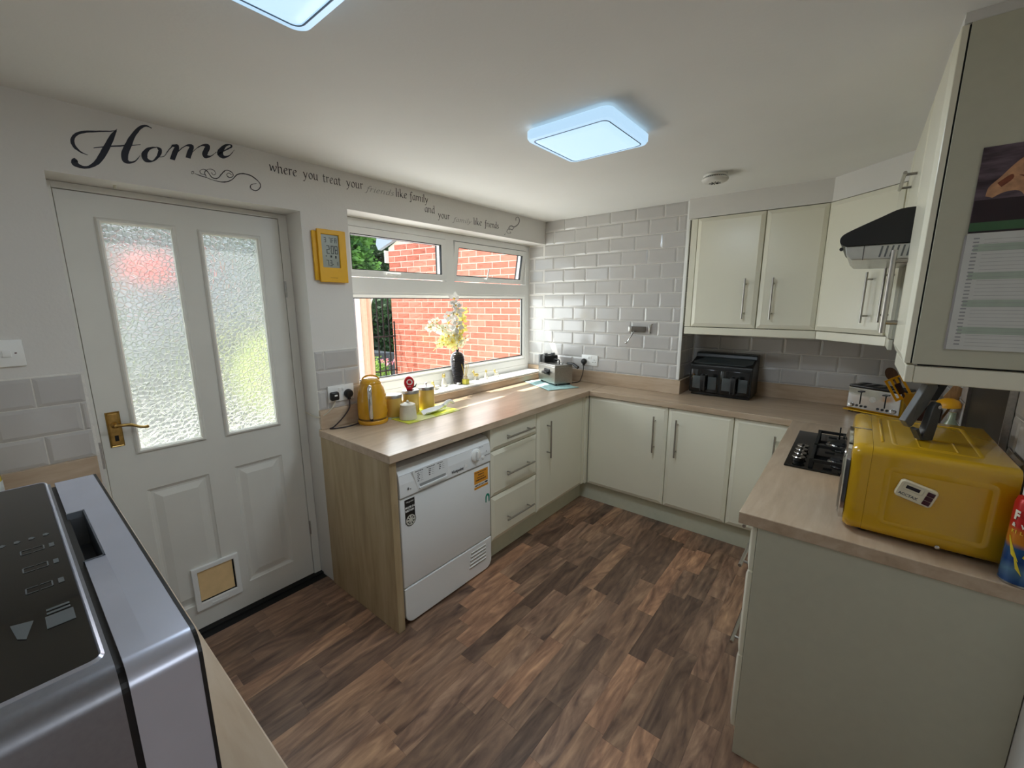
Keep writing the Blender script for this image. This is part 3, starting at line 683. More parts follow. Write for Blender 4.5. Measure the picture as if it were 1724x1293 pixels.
part(MB(FCN).box(-1.60, .694, -.002, -1.578, .708, .0015), 'button', WHITEP, c)
text('8', .012, frame((.6102, -1.432, .735), (0, 1, 0), (0, 0, 1), (1, 0, 0)), INKD, c, 'print'); dashes(1, frame((.6102, -1.442, .715), (0, 1, 0), (0, 0, 1), (1, 0, 0)), INKD, c, 0, .040, .003)
dashes(1, frame((.6086, -1.487, .772), (0, 1, 0), (0, 0, 1), (1, 0, 0)), INKD, c, 0, .035, .002)
# stickers
FS = lambda u, v, e=.6033: frame((e, u, v), (0, 1, 0), (0, 0, 1), (1, 0, 0))
st = part(MB(FS(0, 0)).prism([(-1.982, .652), (-1.925, .652), (-1.925, .550), (-1.982, .532)], 0, .0006), 'sticker', BLACK, c, 'black sticker reading MADE IN BRITAIN')
text('Hotpoint', .0115, FS(-1.974, .635, .604), WHITEP, st); text('MADE IN', .0145, FS(-1.980, .606, .604), WHITEP, st, bold=.0004, sx=.92); text('BRITAIN', .0145, FS(-1.980, .590, .604), WHITEP, st, bold=.0004, sx=.92)
part(MB(FS(0, 0, .604)).lathe((-1.952, .545, 0), [(.030, 0), (.030, .0004), (.0001, .0004)], 28), 'badge_rim', BLACK, st)
part(MB(FS(0, 0, .604)).lathe((-1.952, .545, 0), [(.0265, .0002), (.0265, .0008), (.0001, .0008)], 28), 'badge_disc', plain('sticker_cream', (206, 206, 196), .5), st)
tri = MB(FS(0, 0, .604))
for a in range(4):
    for s in (1, -1):
        ang = math.pi / 4 + a * math.pi / 2; c1 = (ang + s * .52)
        P_ = [(.0085, ang + s * .35), (.022, ang + s * .12), (.022, ang + s * .55)]
        pts = [(-1.952 + r_ * math.cos(t_), .545 + r_ * math.sin(t_)) for r_, t_ in P_]
        tri.prism(pts, .0008, .0011)
part(tri, 'flag_triangles', BLACK, st)
ORG = plain('sticker_orange', (222, 150, 40), .5)
st = part(MB(FS(0, 0)).prism([(-1.522, .640), (-1.412, .640), (-1.412, .535), (-1.522, .535)], 0, .0006), 'sticker', ORG, c, 'orange notice sticker on the dryer')
part(MB(FS(0, 0, .6039)).box(-1.522, .548, 0, -1.412, .566, .0002), 'white_band', WHITEP, st)
for k, (x_, l_, h_) in enumerate(((.006, .095, .004), (.030, .045, .006), (.022, .06, .005), (.012, .085, .008))):
    dashes(1, FS(-1.522, .628 - k * .0155, .604), INKB, st, x_, l_, h_)
text('IMPORTANT', .0145, FS(-1.518, .551, .6043), INKB, st, bold=.0003); part(MB(FS(0, 0, .604)).box(-1.436, .553, .0003, -1.416, .563, .0006), 'dark_block', INKB, st)
GRN = plain('sticker_green', (0, 134, 106), .5)
hs = MB(FS(0, 0))
pa = [math.pi * k / 12 for k in range(13)]
hs.prism([(-1.418 + .017 * math.cos(t), .458 + .022 * math.sin(t)) for t in pa] + [(-1.435, .430), (-1.4275, .426)] + [(-1.418 - .007 * math.cos(t), .455 + .012 * math.sin(t)) for t in pa] + [(-1.4085, .426), (-1.401, .430)], 0, .0006)
part(hs, 'sticker', GRN, c, 'green horseshoe sticker on the dryer')
part(MB().box(.06, a0 + .02, .0005, .55, a1 - .02, .02), 'base', DARK, c)

# ================================================================== HOB
c = thing('gas_hob', 'black gas hob with four knobs let into the right worktop', 'hob', (2.2, -.83, WT))
hx0, hx1, hy0, hy1 = 1.966, 2.474, -1.118, -.538
part(MB().box(hx0, hy0, WT + .0005, hx1, hy1, WT + .008), 'glass_plate', BLACKG, c, bevel=.002)
for i in range(4):
    y = -1.04 + i * .057
    k = part(MB().lathe((2.008, y, WT + .0085), [(.019, 0), (.019, .006), (.017, .018), (.0001, .019)], 24), 'knob', BLACK, c)
    part(MB().lathe((2.008, y, WT + .0085), [(.0195, .0135), (.0235, .0165), (.0215, .0188), (.0175, .0188)], 24), 'chrome_ring', CHROME, k)
    part(MB().bbox(2.004, y - .016, WT + .026, 2.012, y + .016, WT + .034, .002), 'grip', BLACK, k)
for bx, by, r in ((2.145, -.975, .036), (2.355, -.975, .05), (2.145, -.72, .05), (2.355, -.72, .036)):
    b_ = part(MB().lathe((bx, by, WT + .0085), [(r * 1.25, 0), (r * 1.25, .003), (r, .006), (r, .012)], 28), 'burner', CHROME, c)
    part(MB().lathe((bx, by, WT + .0205), [(r * .95, 0), (r * .98, .004), (r * .8, .009), (.0001, .010)], 28), 'burner_cap', BLACKM, b_)
for sx0, sx1, sy0, sy1 in ((2.052, 2.455, -1.085, -.865), (2.052, 2.455, -.855, -.60)):
    mb_ = MB(); z = WT + .040
    for a, b, cc, d in ((sx0, sy0, sx1, sy0), (sx0, sy1, sx1, sy1), (sx0, sy0, sx0, sy1), (sx1, sy0, sx1, sy1), ((sx0 + sx1) / 2, sy0, (sx0 + sx1) / 2, sy1)):
        mb_.box(min(a, cc) - .005, min(b, d) - .005, z - .012, max(a, cc) + .005, max(b, d) + .005, z)
    for (x, y) in ((2.145, (sy0 + sy1) / 2), (2.355, (sy0 + sy1) / 2)):
        for dx, dy in ((1, 0), (-1, 0), (0, 1), (0, -1)):
            mb_.box(x + dx * .025 - (.004 if dx == 0 else .0) - (.03 if dx < 0 else 0), y + dy * .03 - (.004 if dy == 0 else 0) - (.05 if dy < 0 else 0), z, x + dx * .025 + (.004 if dx == 0 else 0) + (.03 if dx > 0 else 0), y + dy * .03 + (.004 if dy == 0 else 0) + (.05 if dy > 0 else 0), z + .008)
    for x in (sx0, sx1):
        for y in (sy0, sy1): mb_.box(x - .007, y - .007, WT + .008, x + .007, y + .007, z)
    part(mb_, 'pan_support', BLACKM, c)
part(MB().tube([(2.128, -.575, WT + .008), (2.128, -.575, WT + .062)], .003, 8), 'ignition_pin', BLACK, c)
# dark glass splashback behind the hob
c = thing('splashback', 'dark glass splashback with silver edges behind the gas hob', 'splashback', (2.53, -.83, WT))
part(MB().box(2.531, -1.118, WT + .001, 2.5375, -.545, 1.685), 'glass_sheet', plain('bronze_glass', (44, 38, 30), .45, spec=.2), c)
for y in (-1.124, -.545): part(MB().box(2.520, y, WT + .001, 2.5375, y + .006, 1.685), 'edge_strip', STEEL, c)

# ================================================================== MICROWAVE (retro mini oven)
c = thing('microwave', 'retro mustard yellow microwave on the near end of the right worktop', 'microwave', (2.32, -1.35, WT))
mx0, mx1, my0, my1, mz0, mz1 = 2.162, 2.478, -1.592, -1.130, WT + .010, 1.158
FM = frame((0, 0, 0), (1, 0, 0), (0, 1, 0), (0, 0, 1))
def rrect(u0, v0, u1, v1, r, n=6):
    P_ = []
    for cx, cy, a in ((u1 - r, v1 - r, 0), (u0 + r, v1 - r, 1), (u0 + r, v0 + r, 2), (u1 - r, v0 + r, 3)):
        for k in range(n + 1): t = (a + k / n) * math.pi / 2; P_.append((cx + r * math.cos(t), cy + r * math.sin(t)))
    return P_
FMX = frame((0, 0, 0), (0, 1, 0), (0, 0, 1), (-1, 0, 0))
def rr_rings(spec): return [[(u, v, d) for u, v in rrect(u0, v0, u1, v1, r)] for (u0, v0, u1, v1, r, d) in spec]
body = MB(FMX); e = .003
body.rings(rr_rings([(my0 + .004, mz0 + .004, my1 - .004, mz1 - .004, .020, -mx1), (my0 + .001, mz0 + .001, my1 - .001, mz1 - .001, .024, -mx1 + .004), (my0 + .001, mz0 + .001, my1 - .001, mz1 - .001, .024, -(mx0 + .045))]), smooth=True)
bd = part(body, 'casing', YEL, c)
# pressed outline on the side and the ribs on the top
def outline(fr, u0, v0, u1, v1, r, w_, h):
    o = rrect(u0, v0, u1, v1, r); i = rrect(u0 + w_, v0 + w_, u1 - w_, v1 - w_, max(r - w_, .002)); m_ = rrect(u0 + w_ / 2, v0 + w_ / 2, u1 - w_ / 2, v1 - w_ / 2, max(r - w_ / 2, .003))
    return MB(fr).rings([[(a, b, 0) for a, b in o], [(a, b, h) for a, b in m_], [(a, b, 0) for a, b in i]], False, False, True)
part(outline(FY(my0 + .001), mx0 + .075, mz0 + .035, mx1 - .028, mz1 - .045, .02, .014, .0016), 'pressed_outline', YEL, bd)
FT = frame((0, 0, mz1 - .001), (1, 0, 0), (0, 1, 0), (0, 0, 1))
part(outline(FT, mx0 + .085, my0 + .06, mx1 - .05, my1 - .06, .02, .012, .0016), 'pressed_outline', YEL, bd)
for x in (mx0 + .062, ): part(MB(FT).bbox(x, my0 + .08, -.001, x + .007, my1 - .07, .003, .002), 'rib', YEL, bd)
part(outline(FT, mx0 + .14, my0 + .075, mx0 + .22, my0 + .19, .012, .006, .0012), 'pressed_outline', YEL, bd)
fd = MB(FMX)
fd.rings(rr_rings([(my0, mz0, my1, mz1, .030, -(mx0 + .0445)), (my0 - .001, mz0 - .001, my1 + .001, mz1 + .001, .032, -(mx0 + .03)), (my0 - .001, mz0 - .001, my1 + .001, mz1 + .001, .032, -(mx0 + .015)), (my0 + .006, mz0 + .006, my1 - .006, mz1 - .006, .028, -(mx0 + .003)), (my0 + .02, mz0 + .02, my1 - .02, mz1 - .02, .02, -mx0)]), smooth=True)
fo = part(fd, 'front_frame', YEL, c)
part(MB(FMX).rings(rr_rings([(my0 + .012, mz0 + .014, my1 - .15, mz1 - .02, .05, -mx0), (my0 + .012, mz0 + .014, my1 - .15, mz1 - .02, .05, -mx0 + .010), (my0 + .03, mz0 + .03, my1 - .17, mz1 - .04, .045, -mx0 + .016)]), smooth=True), 'door', BLACKG, c)
ch = MB(FMX)
ch.rings(rr_rings([(my0 + .006, mz0 + .008, my1 - .145, mz1 - .012, .055, -mx0 - .001), (my0 + .005, mz0 + .007, my1 - .144, mz1 - .011, .056, -mx0 + .008), (my0 + .014, mz0 + .016, my1 - .153, mz1 - .02, .05, -mx0 + .011), (my0 + .016, mz0 + .018, my1 - .155, mz1 - .022, .05, -mx0 + .002)]), False, False, smooth=True)
part(ch, 'door_trim', CHROME, c)
for z in (mz0 + .045, mz0 + .085, mz0 + .125, mz0 + .165, mz0 + .205):
    k = part(MB(FMX).lathe((my0 + .045, z, 0), [(.017, -mx0 + .004), (.0175, -mx0 + .008), (.014, -mx0 + .014), (.0001, -mx0 + .016)], 20), 'knob', CHROME, c)
part(MB(FMX).box(my0 + .20, mz1 + .0005, -(mx0 + .043), my0 + .208, mz1 + .0018, -(mx0 + .001)), 'joint_strip', STEEL, c)
for x in (mx0 + .05, mx1 - .05):
    for y in (my0 + .05, my1 - .05): part(MB().lathe((x, y, WT + .0005), [(.014, 0), (.014, .010), (.012, .0105)], 12), 'foot', BLACK, c)
part(MB(FY(my0)).lathe((mx0 + .20, mz0 + .012, 0), [(.005, 0), (.005, .002), (.0001, .0025)], 10), 'screw', CHROME, c)
part(MB(FY(my0)).bbox(mx1 - .004, 1.04, -.03, mx1 + .010, 1.09, -.004, .004), 'cable_clip', GREYP, c)
# magnetic timer stuck on the side
FT2 = frame((2.3035, my0 - .0005, 1.0555), (.962, 0, -.272), (.272, 0, .962), (0, -1, 0))
c = thing('kitchen_timer', 'tilted cream digital timer stuck on the side of the yellow microwave', 'timer', FT2(0, 0, 0))
part(MB(FT2).rings([[(u, v, d) for u, v in rrect(-.0385 + i_, -.0245 + i_, .0385 - i_, .0245 - i_, .009)] for i_, d in ((0, .0005), (0, .010), (.002, .013))], smooth=True), 'case', plain('timer_cream', (222, 212, 184), .4), c)
part(outline(FT2, -.031, -.0005, .012, .020, .006, .0015, .0138), 'screen_bezel', GREYP, c)
part(MB(FT2).box(-.024, .005, .0129, .004, .014, .0135), 'screen', plain('lcd_dark', (26, 18, 24), .2), c)
for k in range(3): part(MB(FT2).bbox(.018, -.019 + k * .0125, .0125, .033, -.0075 + k * .0125, .0150, .001), 'button', plain('maroon_button', (60, 4, 26), .35), c)
text('ACCTAX', .0098, frame(FT2(-.032, -.016, .0131), (.962, 0, -.272), (.272, 0, .962), (0, -1, 0)), INKD, c, 'lettering', bold=.0002)
# ================================================================== COUNTERTOP APPLIANCE (near left)
SIL = plain('silver_white', (204, 208, 224), .27, .6, noise=.01)
SILD = plain('silver_body', (150, 152, 160), .32, .85, noise=.02, nscale=300)
bx0, bx1, by0, by1, bz0, bz1 = 1.418, 1.836, -3.42, -3.013, WT + .012, 1.346
c = thing('countertop_dishwasher', 'large silver countertop appliance with black glass top, nearest the camera', 'dishwasher', (1.63, -3.2, WT))
sd = -3.0505
def yslab(y0, y1, mat, name, r=.022, inset=0):
    FQ = frame((0, 0, 0), (1, 0, 0), (0, 0, 1), (0, 1, 0))
    return part(MB(FQ).rings(rr_rings([(bx0 + inset, bz0, bx1 - inset, bz1 - inset, r, y0), (bx0 + inset, bz0, bx1 - inset, bz1 - inset, r, y1)]), smooth=True), name, mat, c)
FQ = frame((0, 0, 0), (1, 0, 0), (0, 0, 1), (0, 1, 0))
part(MB(FQ).prism(rrect(bx0, bz0, bx1, bz1, .014, 10), by0, sd - .0015, smooth=True), 'body', SILD, c)
part(MB(FQ).prism(rrect(bx0 + .004, bz0, bx1 - .004, bz1 - .004, .012), sd - .003, sd + .003), 'door_seal', BLACK, c)
# door: front slab with a notch for the grip in its top edge
def door_poly(notch):
    P_ = rrect(bx0, bz0, bx1, bz1, .014, 10)
    if not notch: return P_
    i = 10; out = P_[:i + 1] + [(1.672, bz1), (1.666, bz1 - .004), (1.650, bz1 - .03), (1.566, bz1 - .03), (1.553, bz1 - .004), (1.548, bz1)] + P_[i + 1:]
    return out
part(MB(FQ).prism(door_poly(True), sd + .002, sd + .0145, smooth=True), 'door', SIL, c)
part(MB(FQ).prism(door_poly(False), sd + .0145, by1 - .003, smooth=True), 'door_front', SIL, c)
part(MB(FQ).prism(rrect(bx0 + .0005, bz0 - .001, bx1 + .0005, bz1 + .0002, .014, 10), by1 - .003, by1 - .0008), 'front_trim', BLACK, c, 'black edge trim')
gp = MB(FQ)
no_ = [(1.6722, bz1 + .0002), (1.6662, bz1 - .004), (1.6502, bz1 - .0302), (1.5658, bz1 - .0302), (1.5528, bz1 - .004), (1.5478, bz1 + .0002)]
ni_ = [(1.6700, bz1 + .0002), (1.6645, bz1 - .0045), (1.6490, bz1 - .0285), (1.5670, bz1 - .0285), (1.5545, bz1 - .0045), (1.5500, bz1 + .0002)]
for k in range(5): gp.prism([no_[k], no_[k + 1], ni_[k + 1], ni_[k]], sd + .0015, sd + .0143)
gp.prism(no_, sd + .0132, sd + .0144)
part(gp, 'grip_pocket', plain('pocket_grey', (74, 80, 88), .4), c)
FTp = frame((0, 0, bz1), (1, 0, 0), (0, 1, 0), (0, 0, 1))
pan = part(MB(FTp).prism(rrect(bx0 + .004, by0 + .02, bx1 - .024, sd - .006, .005), -.001, .0012), 'glass_panel', plain('top_glass', (10, 11, 12), .05, spec=.7), c, 'black glass top panel')
part(outline(FTp, bx0 + .0015, by0 + .0175, bx1 - .0215, sd - .0035, .007, .0030, .0016), 'panel_rim', SIL, c)
DIG = plain('display_print', (92, 97, 99), .4)
FG = frame((0, 0, bz1 + .0013), (0, 1, 0), (-1, 0, 0), (0, 0, 1))     # reads from the +x side
for k, x in enumerate((1.618, 1.655, 1.693)):
    FGk = frame((x, -3.074, bz1 + .0013), (1, 0, 0), (0, 1, 0), (0, 0, 1))
    mb_ = MB(FGk)
    for a in (-1, 1):
        mb_.box(-.004, a * .0065 - .0004, 0, .004, a * .0065 + .0004, .0003)
        mb_.box(.004 * -1 - .0006, a * .0035 - .003, 0, -.004, a * .0035 + .003, .0003); mb_.box(.004, a * .0035 - .003, 0, .0046, a * .0035 + .003, .0003)
    part(mb_, 'display_digit', DIG, pan)
    part(MB(FGk).box(-.004, .0095, 0, .004, .0125, .0003), 'display_unit', DIG, pan)
for k in range(4):
    part(MB(frame((1.590, -3.090 + k * .0085, bz1 + .0013), (1, 0, 0), (0, 1, 0), (0, 0, 1))).prism([(-.002, -.002), (.002, -.002), (.003, .0), (.0, .002), (-.003, 0)], 0, .0003), 'program_icon', DIG, pan)
part(MB(frame((1.745, -3.073, bz1 + .0013), (1, 0, 0), (0, 1, 0), (0, 0, 1))).box(-.014, .0, 0, -.0115, .011, .0003).box(-.009, .0, 0, -.0065, .011, .0003).box(-.004, -.001, 0, .012, .012, .0003).prism([(-.006, -.006), (.014, -.010), (.010, -.0135), (-.010, -.016)], 0, .0003), 'program_icon', DIG, pan)
for x in (bx0 + .04, bx1 - .04):
    for y in (by0 + .04, by1 - .04): part(MB().lathe((x, y, WT + .0005), [(.018, 0), (.018, .0125), (.016, .0128)], 14), 'foot', BLACK, c)

# bottle by the wall, far left
c = thing('bottle', 'clear bottle with yellow liquid behind the silver appliance, by the wall', 'bottle', (.12, -3.155, WT))
part(MB().lathe((.12, -3.155, WT + .0005), [(.034, 0), (.037, .004), (.037, .12), (.034, .15), (.018, .20), (.013, .215), (.013, .23)], 24), 'liquid_body', plain('yellow_liquid', (196, 176, 70), .12, noise=.05), c)
part(MB().lathe((.12, -3.155, WT + .03), [(.0378, 0), (.0378, .085)], 24), 'label_band', plain('pale_label', (200, 208, 210), .5, noise=.08, nscale=60), c)
part(MB().lathe((.12, -3.155, WT + .2305), [(.015, 0), (.015, .022), (.0001, .023)], 16), 'cap', WHITEP, c)

# ================================================================== ITEMS BY THE WINDOW
# kettle
kx, ky, kz = .092, -1.795, WT + .0005
c = thing('kettle', 'mustard yellow domed kettle with a chrome handle by the window', 'kettle', (kx, ky, kz))
part(MB().lathe((kx, ky, kz), [(.0001, 0), (.078, 0), (.081, .006), (.081, .018), (.078, .022)], 40), 'base_ring', YELC, c)
part(MB().lathe((kx, ky, kz), [(.0765, .0225), (.0775, .027), (.0765, .033)], 40), 'groove', plain('kettle_groove', (120, 84, 20), .3), c)
kb = part(MB().lathe((kx, ky, kz), [(.077, .033), (.079, .06), (.0785, .10), (.076, .14), (.071, .175), (.063, .205), (.056, .220)], 40), 'kettle_body', YELC, c)
part(MB().lathe((kx, ky, kz), [(.0565, .219), (.057, .224), (.050, .236), (.034, .247), (.0001, .252)], 40), 'lid', YELC, c)
ld = Vector((.80, -.60, 0)); sdv = Vector((.6, .8, 0))
pts = [Vector((kx, ky, kz + .238)) + sdv * (math.cos(t) * .044) + Vector((0, 0, math.sin(t) * .026)) for t in [math.pi * k / 10 for k in range(11)]]
part(MB().tube([tuple(p) for p in pts], .0045), 'lid_handle', YELC, c)
hd_ = []
for t, (o_, z) in enumerate([(.062, .208), (.085, .214), (.100, .200), (.107, .17), (.108, .12), (.104, .075), (.094, .050), (.074, .044)]): hd_.append((kx + ld.x * o_, ky + ld.y * o_, kz + z))
part(MB().tube(catmull(hd_, 4), [.0115] * 29, 12), 'handle', CHROME, c)
part(MB().tube([(kx + ld.x * .077, ky + ld.y * .077, kz + .034), (kx + ld.x * .086, ky + ld.y * .086, kz + .034)], .009), 'switch', BLACK, c)
sp = MB(); sv = Vector((.30, .95, 0))
part(sp.tube([(kx - ld.x * .05, ky - ld.y * .05, kz + .185), (kx - ld.x * .083, ky - ld.y * .083, kz + .205)], [.022, .012], 12), 'spout', YELC, c)
# embossed diamond facets on the side of the body
for r in range(4):
    for a in range(5):
        t = math.atan2(.75, .66) - .35 + a * .20 + (r % 2) * .10; rr = .0792 - r * .0012; z = kz + .060 + r * .030
        p = Vector((kx + rr * math.cos(t), ky + rr * math.sin(t), z)); T_ = Vector((-math.sin(t), math.cos(t), 0)); Nn = Vector((math.cos(t), math.sin(t), 0))
        Fk = frame(p, T_, (0, 0, 1), Nn)
        part(MB(Fk).rings([[(0, -.012, -.0015), (.006, 0, -.0015), (0, .012, -.0015), (-.006, 0, -.0015)], [(0, -.001, .0016), (.0005, 0, .0016), (0, .001, .0016), (-.0005, 0, .0016)]], False, True), 'diamond', YELC, kb)
# place mat
c = tag(MB().prism([(.050, -1.702), (.287, -1.702), (.287, -1.312), (.050, -1.312)], WT + .0005, WT + .0035).build('placemat', plain('mat_base', (206, 206, 80), .5), off=Vector((.05, -1.70, WT))), 'lime and pale blue patterned mat under the canisters', 'placemat')
m_, t_, p_ = _new('placemat_print'); N_ = t_.nodes; vo = N_.new('ShaderNodeTexVoronoi'); vo.inputs['Scale'].default_value = 9; tc_ = N_.new('ShaderNodeTexCoord'); t_.links.new(tc_.outputs['Object'], vo.inputs['Vector'])
rp_ = N_.new('ShaderNodeValToRGB'); rp_.color_ramp.interpolation = 'CONSTANT'; e_ = rp_.color_ramp.elements; e_[0].color = srgb(208, 214, 70); e_[1].position = .45; e_[1].color = srgb(176, 214, 214); k_ = e_.new(.7); k_.color = srgb(226, 230, 160)
sx_ = N_.new('ShaderNodeSeparateColor'); t_.links.new(vo.outputs['Color'], sx_.inputs[0]); t_.links.new(sx_.outputs[0], rp_.inputs[0]); t_.links.new(rp_.outputs[0], p_.inputs['Base Color']); p_.inputs['Roughness'].default_value = .35
c.data.materials[0] = m_
mz = WT + .004
def canister(x, y, h, label, r=.0485):
    c = thing('canister', label, 'canister', (x, y, mz), 'mustard canisters by the window')
    part(MB().lathe((x, y, mz), [(r - .002, 0), (r, .003), (r, h - .018)], 36), 'drum', CAN, c)
    part(MB().lathe((x, y, mz), [(r + .0012, h - .018), (r + .0015, h - .002), (r, h), (r * .9, h + .002), (.0001, h + .004)], 36), 'lid', STEEL, c)
    return c
canister(.086, -1.651, .128, 'mustard canister with a steel lid, next to the kettle')
canister(.092, -1.532, .136, 'middle mustard canister, the red timer standing on its lid')
c = canister(.080, -1.402, .136, 'mustard canister farthest from the kettle, with a tiny knob')
part(MB().lathe((.080, -1.402, mz + .140), [(.004, 0), (.003, .008), (.008, .014), (.006, .02), (.0001, .021)], 14), 'knob', CHROME, c)
# egg timer on canister 2
tz = mz + .1405
Ft = frame((.100, -1.545, tz), (.62, .785, 0), (0, 0, 1), (.785, -.62, 0))
c = thing('egg_timer', 'red oval kitchen timer standing on the middle canister', 'timer', (.100, -1.545, tz))
part(MB(Ft).lathe((0, .042, 0), [(.030, -.012), (.036, -.006), (.036, .006), (.030, .012), (.0001, .013)], 28, 'z', sx=.82, sy=1.12), 'case', RED, c)
part(MB(Ft).bbox(-.018, 0, -.014, .018, .010, .014, .004), 'stand', RED, c)
part(MB(Ft).lathe((0.003, .048, 0), [(.016, .0122), (.018, .0145), (.015, .0145), (.0145, .0130)], 24), 'dial_ring', WHITEP, c)
part(MB(Ft).lathe((0.003, .048, 0), [(.011, .013), (.010, .018), (.0001, .019)], 20), 'dial', RED, c)
part(MB(Ft).box(-.010, .018, .0122, .010, .0205, .0128), 'print', WHITEP, c)
# small dark ornament on canister 2
c = thing('butterfly_clip', 'small green and black clip lying on the middle canister lid', 'ornament', (.080, -1.505, tz))
gm = plain('dull_green', (120, 124, 96), .5)
part(MB().tube([(.080, -1.512, tz + .004), (.082, -1.502, tz + .018), (.084, -1.495, tz + .046)], [.005, .006, .001], 6), 'blade', gm, c)
part(MB().tube([(.080, -1.515, tz + .003), (.085, -1.49, tz + .010), (.085, -1.478, tz + .026)], [.005, .005, .001], 6), 'blade', BLACK, c)
# sugar bowl
sx, sy = .203, -1.640
c = thing('sugar_bowl', 'cream tapered sugar pot with a round knob on its lid', 'sugar bowl', (sx, sy, mz))
STO = plain('cream_stoneware', (212, 206, 190), .4, noise=.02)
part(MB().lathe((sx, sy, mz), [(.0001, 0), (.047, 0), (.049, .003), (.046, .04), (.041, .078), (.042, .082)], 36), 'pot', STO, c)
for k in range(36):
    t = 2 * math.pi * k / 36
    part(MB().tube([(sx + .0478 * math.cos(t), sy + .0478 * math.sin(t), mz + .008), (sx + .0425 * math.cos(t), sy + .0425 * math.sin(t), mz + .070)], .0012, 4), 'flute', STO, c)
part(MB().lathe((sx, sy, mz + .082), [(.043, 0), (.042, .004), (.025, .011), (.006, .014)], 36).ball((sx, sy, mz + .102), .0075), 'lid', STO, c)
# spoon rest and spoon
c = thing('spoon_rest', 'white china spoon rest with a curled end on the mat', 'spoon rest', (.2, -1.43, mz))
SR = []
for k in range(9):
    t = k / 8; y = -1.535 + t * .185; w_ = .050 * math.sin(math.pi * min(1, (t * .92 + .08))) ** .5 * (1 - .55 * t); x = .212 - t * .018; z = mz + .002 + .012 * t * t * t
    SR.append([(x + w_ * u, y, z + .018 * abs(u) ** 2) for u in (-1, -.7, -.35, 0, .35, .7, 1)] + [(x + w_ * u, y, z + .018 * abs(u) ** 2 - .0025) for u in (1, .7, .35, 0, -.35, -.7, -1)])
part(MB().rings(SR, smooth=True), 'bowl', WHITE, c)
part(MB().tube(catmull([(.193, -1.360, mz + .020), (.190, -1.335, mz + .035), (.188, -1.31, mz + .040), (.186, -1.285, mz + .030), (.185, -1.272, mz + .016)], 4), [.016, .015, .014, .013, .012, .012, .012, .012, .012, .012, .012, .011, .011, .010, .009, .008, .006], 10), 'curled_handle', WHITE, c)

# vase with artificial flowers
SZ = .9605
vx, vy = -.118, -.940
c = thing('vase', 'dark ribbed vase on the window sill', 'vase', (vx, vy, SZ))
pr_ = []
for k in range(45):
    t = k / 44; z = t * .235
    r = .030 + .021 * math.sin(min(1, t / .75) * math.pi / 2) if t < .78 else .012 + .039 * math.sqrt(max(0, 1 - ((t - .78) / .23) ** 2))
    pr_.append((r + (.0026 if k % 2 else -.0026) * (1 if .03 < t < .95 else 0), z))
part(MB().lathe((vx, vy, SZ), [(.0001, 0)] + pr_ + [(.011, .240), (.013, .262), (.010, .262), (.009, .24)], 36), 'vase_body', plain('pewter_dark', (62, 58, 60), .3, .5, noise=.05), c)
c = thing('flower_spray', 'artificial white, silver and yellow blossoms standing in the dark vase', 'flowers', (vx, vy, SZ + .26))
STM = plain('stem_green', (120, 124, 70), .6); PY = foliage_mat('petal_yellow', (232, 220, 96), (238, 232, 160), .3); PWt = foliage_mat('petal_silver', (190, 188, 182), (222, 220, 216), .25); PWh = foliage_mat('petal_white', (226, 224, 196), (240, 238, 216), .3)
GOLD = plain('petal_gold', (226, 186, 70), .5)
def blossom(c, p, r, mat, n=5, ctr=GOLD):
    mb_ = MB(); nrm = Vector((random.uniform(.2, 1), random.uniform(-1, .5), random.uniform(-.4, .7))).normalized(); a = nrm.orthogonal().normalized(); b = nrm.cross(a)
    for k in range(n):
        t = 2 * math.pi * k / n + random.random() * .3; d = a * math.cos(t) + b * math.sin(t); s = nrm.cross(d)
        P_ = [p + d * r * .12, p + d * r * .6 + s * r * .36 + nrm * r * .12, p + d * r + nrm * r * .42, p + d * r * .6 - s * r * .36 + nrm * r * .12, p + d * r * .55 + nrm * r * .03]
        mb_.add([tuple(v) for v in P_], [(0, 1, 4), (1, 2, 4), (2, 3, 4), (3, 0, 4)], True)
    o = part(mb_, 'blossom', mat, c, weld=False)
    part(MB().ball(tuple(p + nrm * r * .15), r * .16, n=6), 'stamen', ctr, o)
def spray(tip, mid, n, mat, r, spread):
    P_ = catmull([(vx, vy, SZ + .20), (vx, vy, SZ + .275), mid, tip], 6); part(MB().tube(P_, .0022, 6), 'stem', STM, c)
    for k in range(n):
        i = int(len(P_) * (.50 + .5 * k / n)); p = P_[min(i, len(P_) - 1)] + Vector([random.uniform(-spread, spread) for _ in range(3)])
        blossom(c, p, r * random.uniform(.8, 1.15), mat)
spray((vx, vy - .045, 1.545), (vx, vy - .01, 1.38), 15, PWt, .050, .034)
spray((vx + .01, vy + .058, 1.475), (vx, vy + .03, 1.33), 14, PY, .036, .026)
spray((vx + .02, vy - .245, 1.405), (vx + .01, vy - .10, 1.335), 17, PWh, .036, .034)
spray((vx + .02, vy - .17, 1.305), (vx + .01, vy - .08, 1.285), 14, PY, .036, .032)
spray((vx + .0, vy + .04, 1.28), (vx + .01, vy + .02, 1.26), 6, PWh, .034, .028)
def leafblade(P_, w_):
    P_ = catmull(P_, 5); L_ = []
    for i, p in enumerate(P_):
        t = i / (len(P_) - 1); L_.append([tuple(p + Vector((0, 0, -w_ * math.sin(math.pi * t) - .0006))), tuple(p + Vector((.004, 0, 0))), tuple(p + Vector((0, 0, w_ * math.sin(math.pi * t) + .0006)))])
    part(MB().rings(L_, False, False, True, close=False), 'leaf', foliage_mat('leaf_olive', (120, 128, 60), (158, 160, 90)) if 'leaf_olive' not in MATS else MATS['leaf_olive'], c, weld=False)
leafblade([(vx, vy, 1.235), (vx + .01, vy - .09, 1.262), (vx + .01, vy - .18, 1.255), (vx + .01, vy - .24, 1.225)], .005)
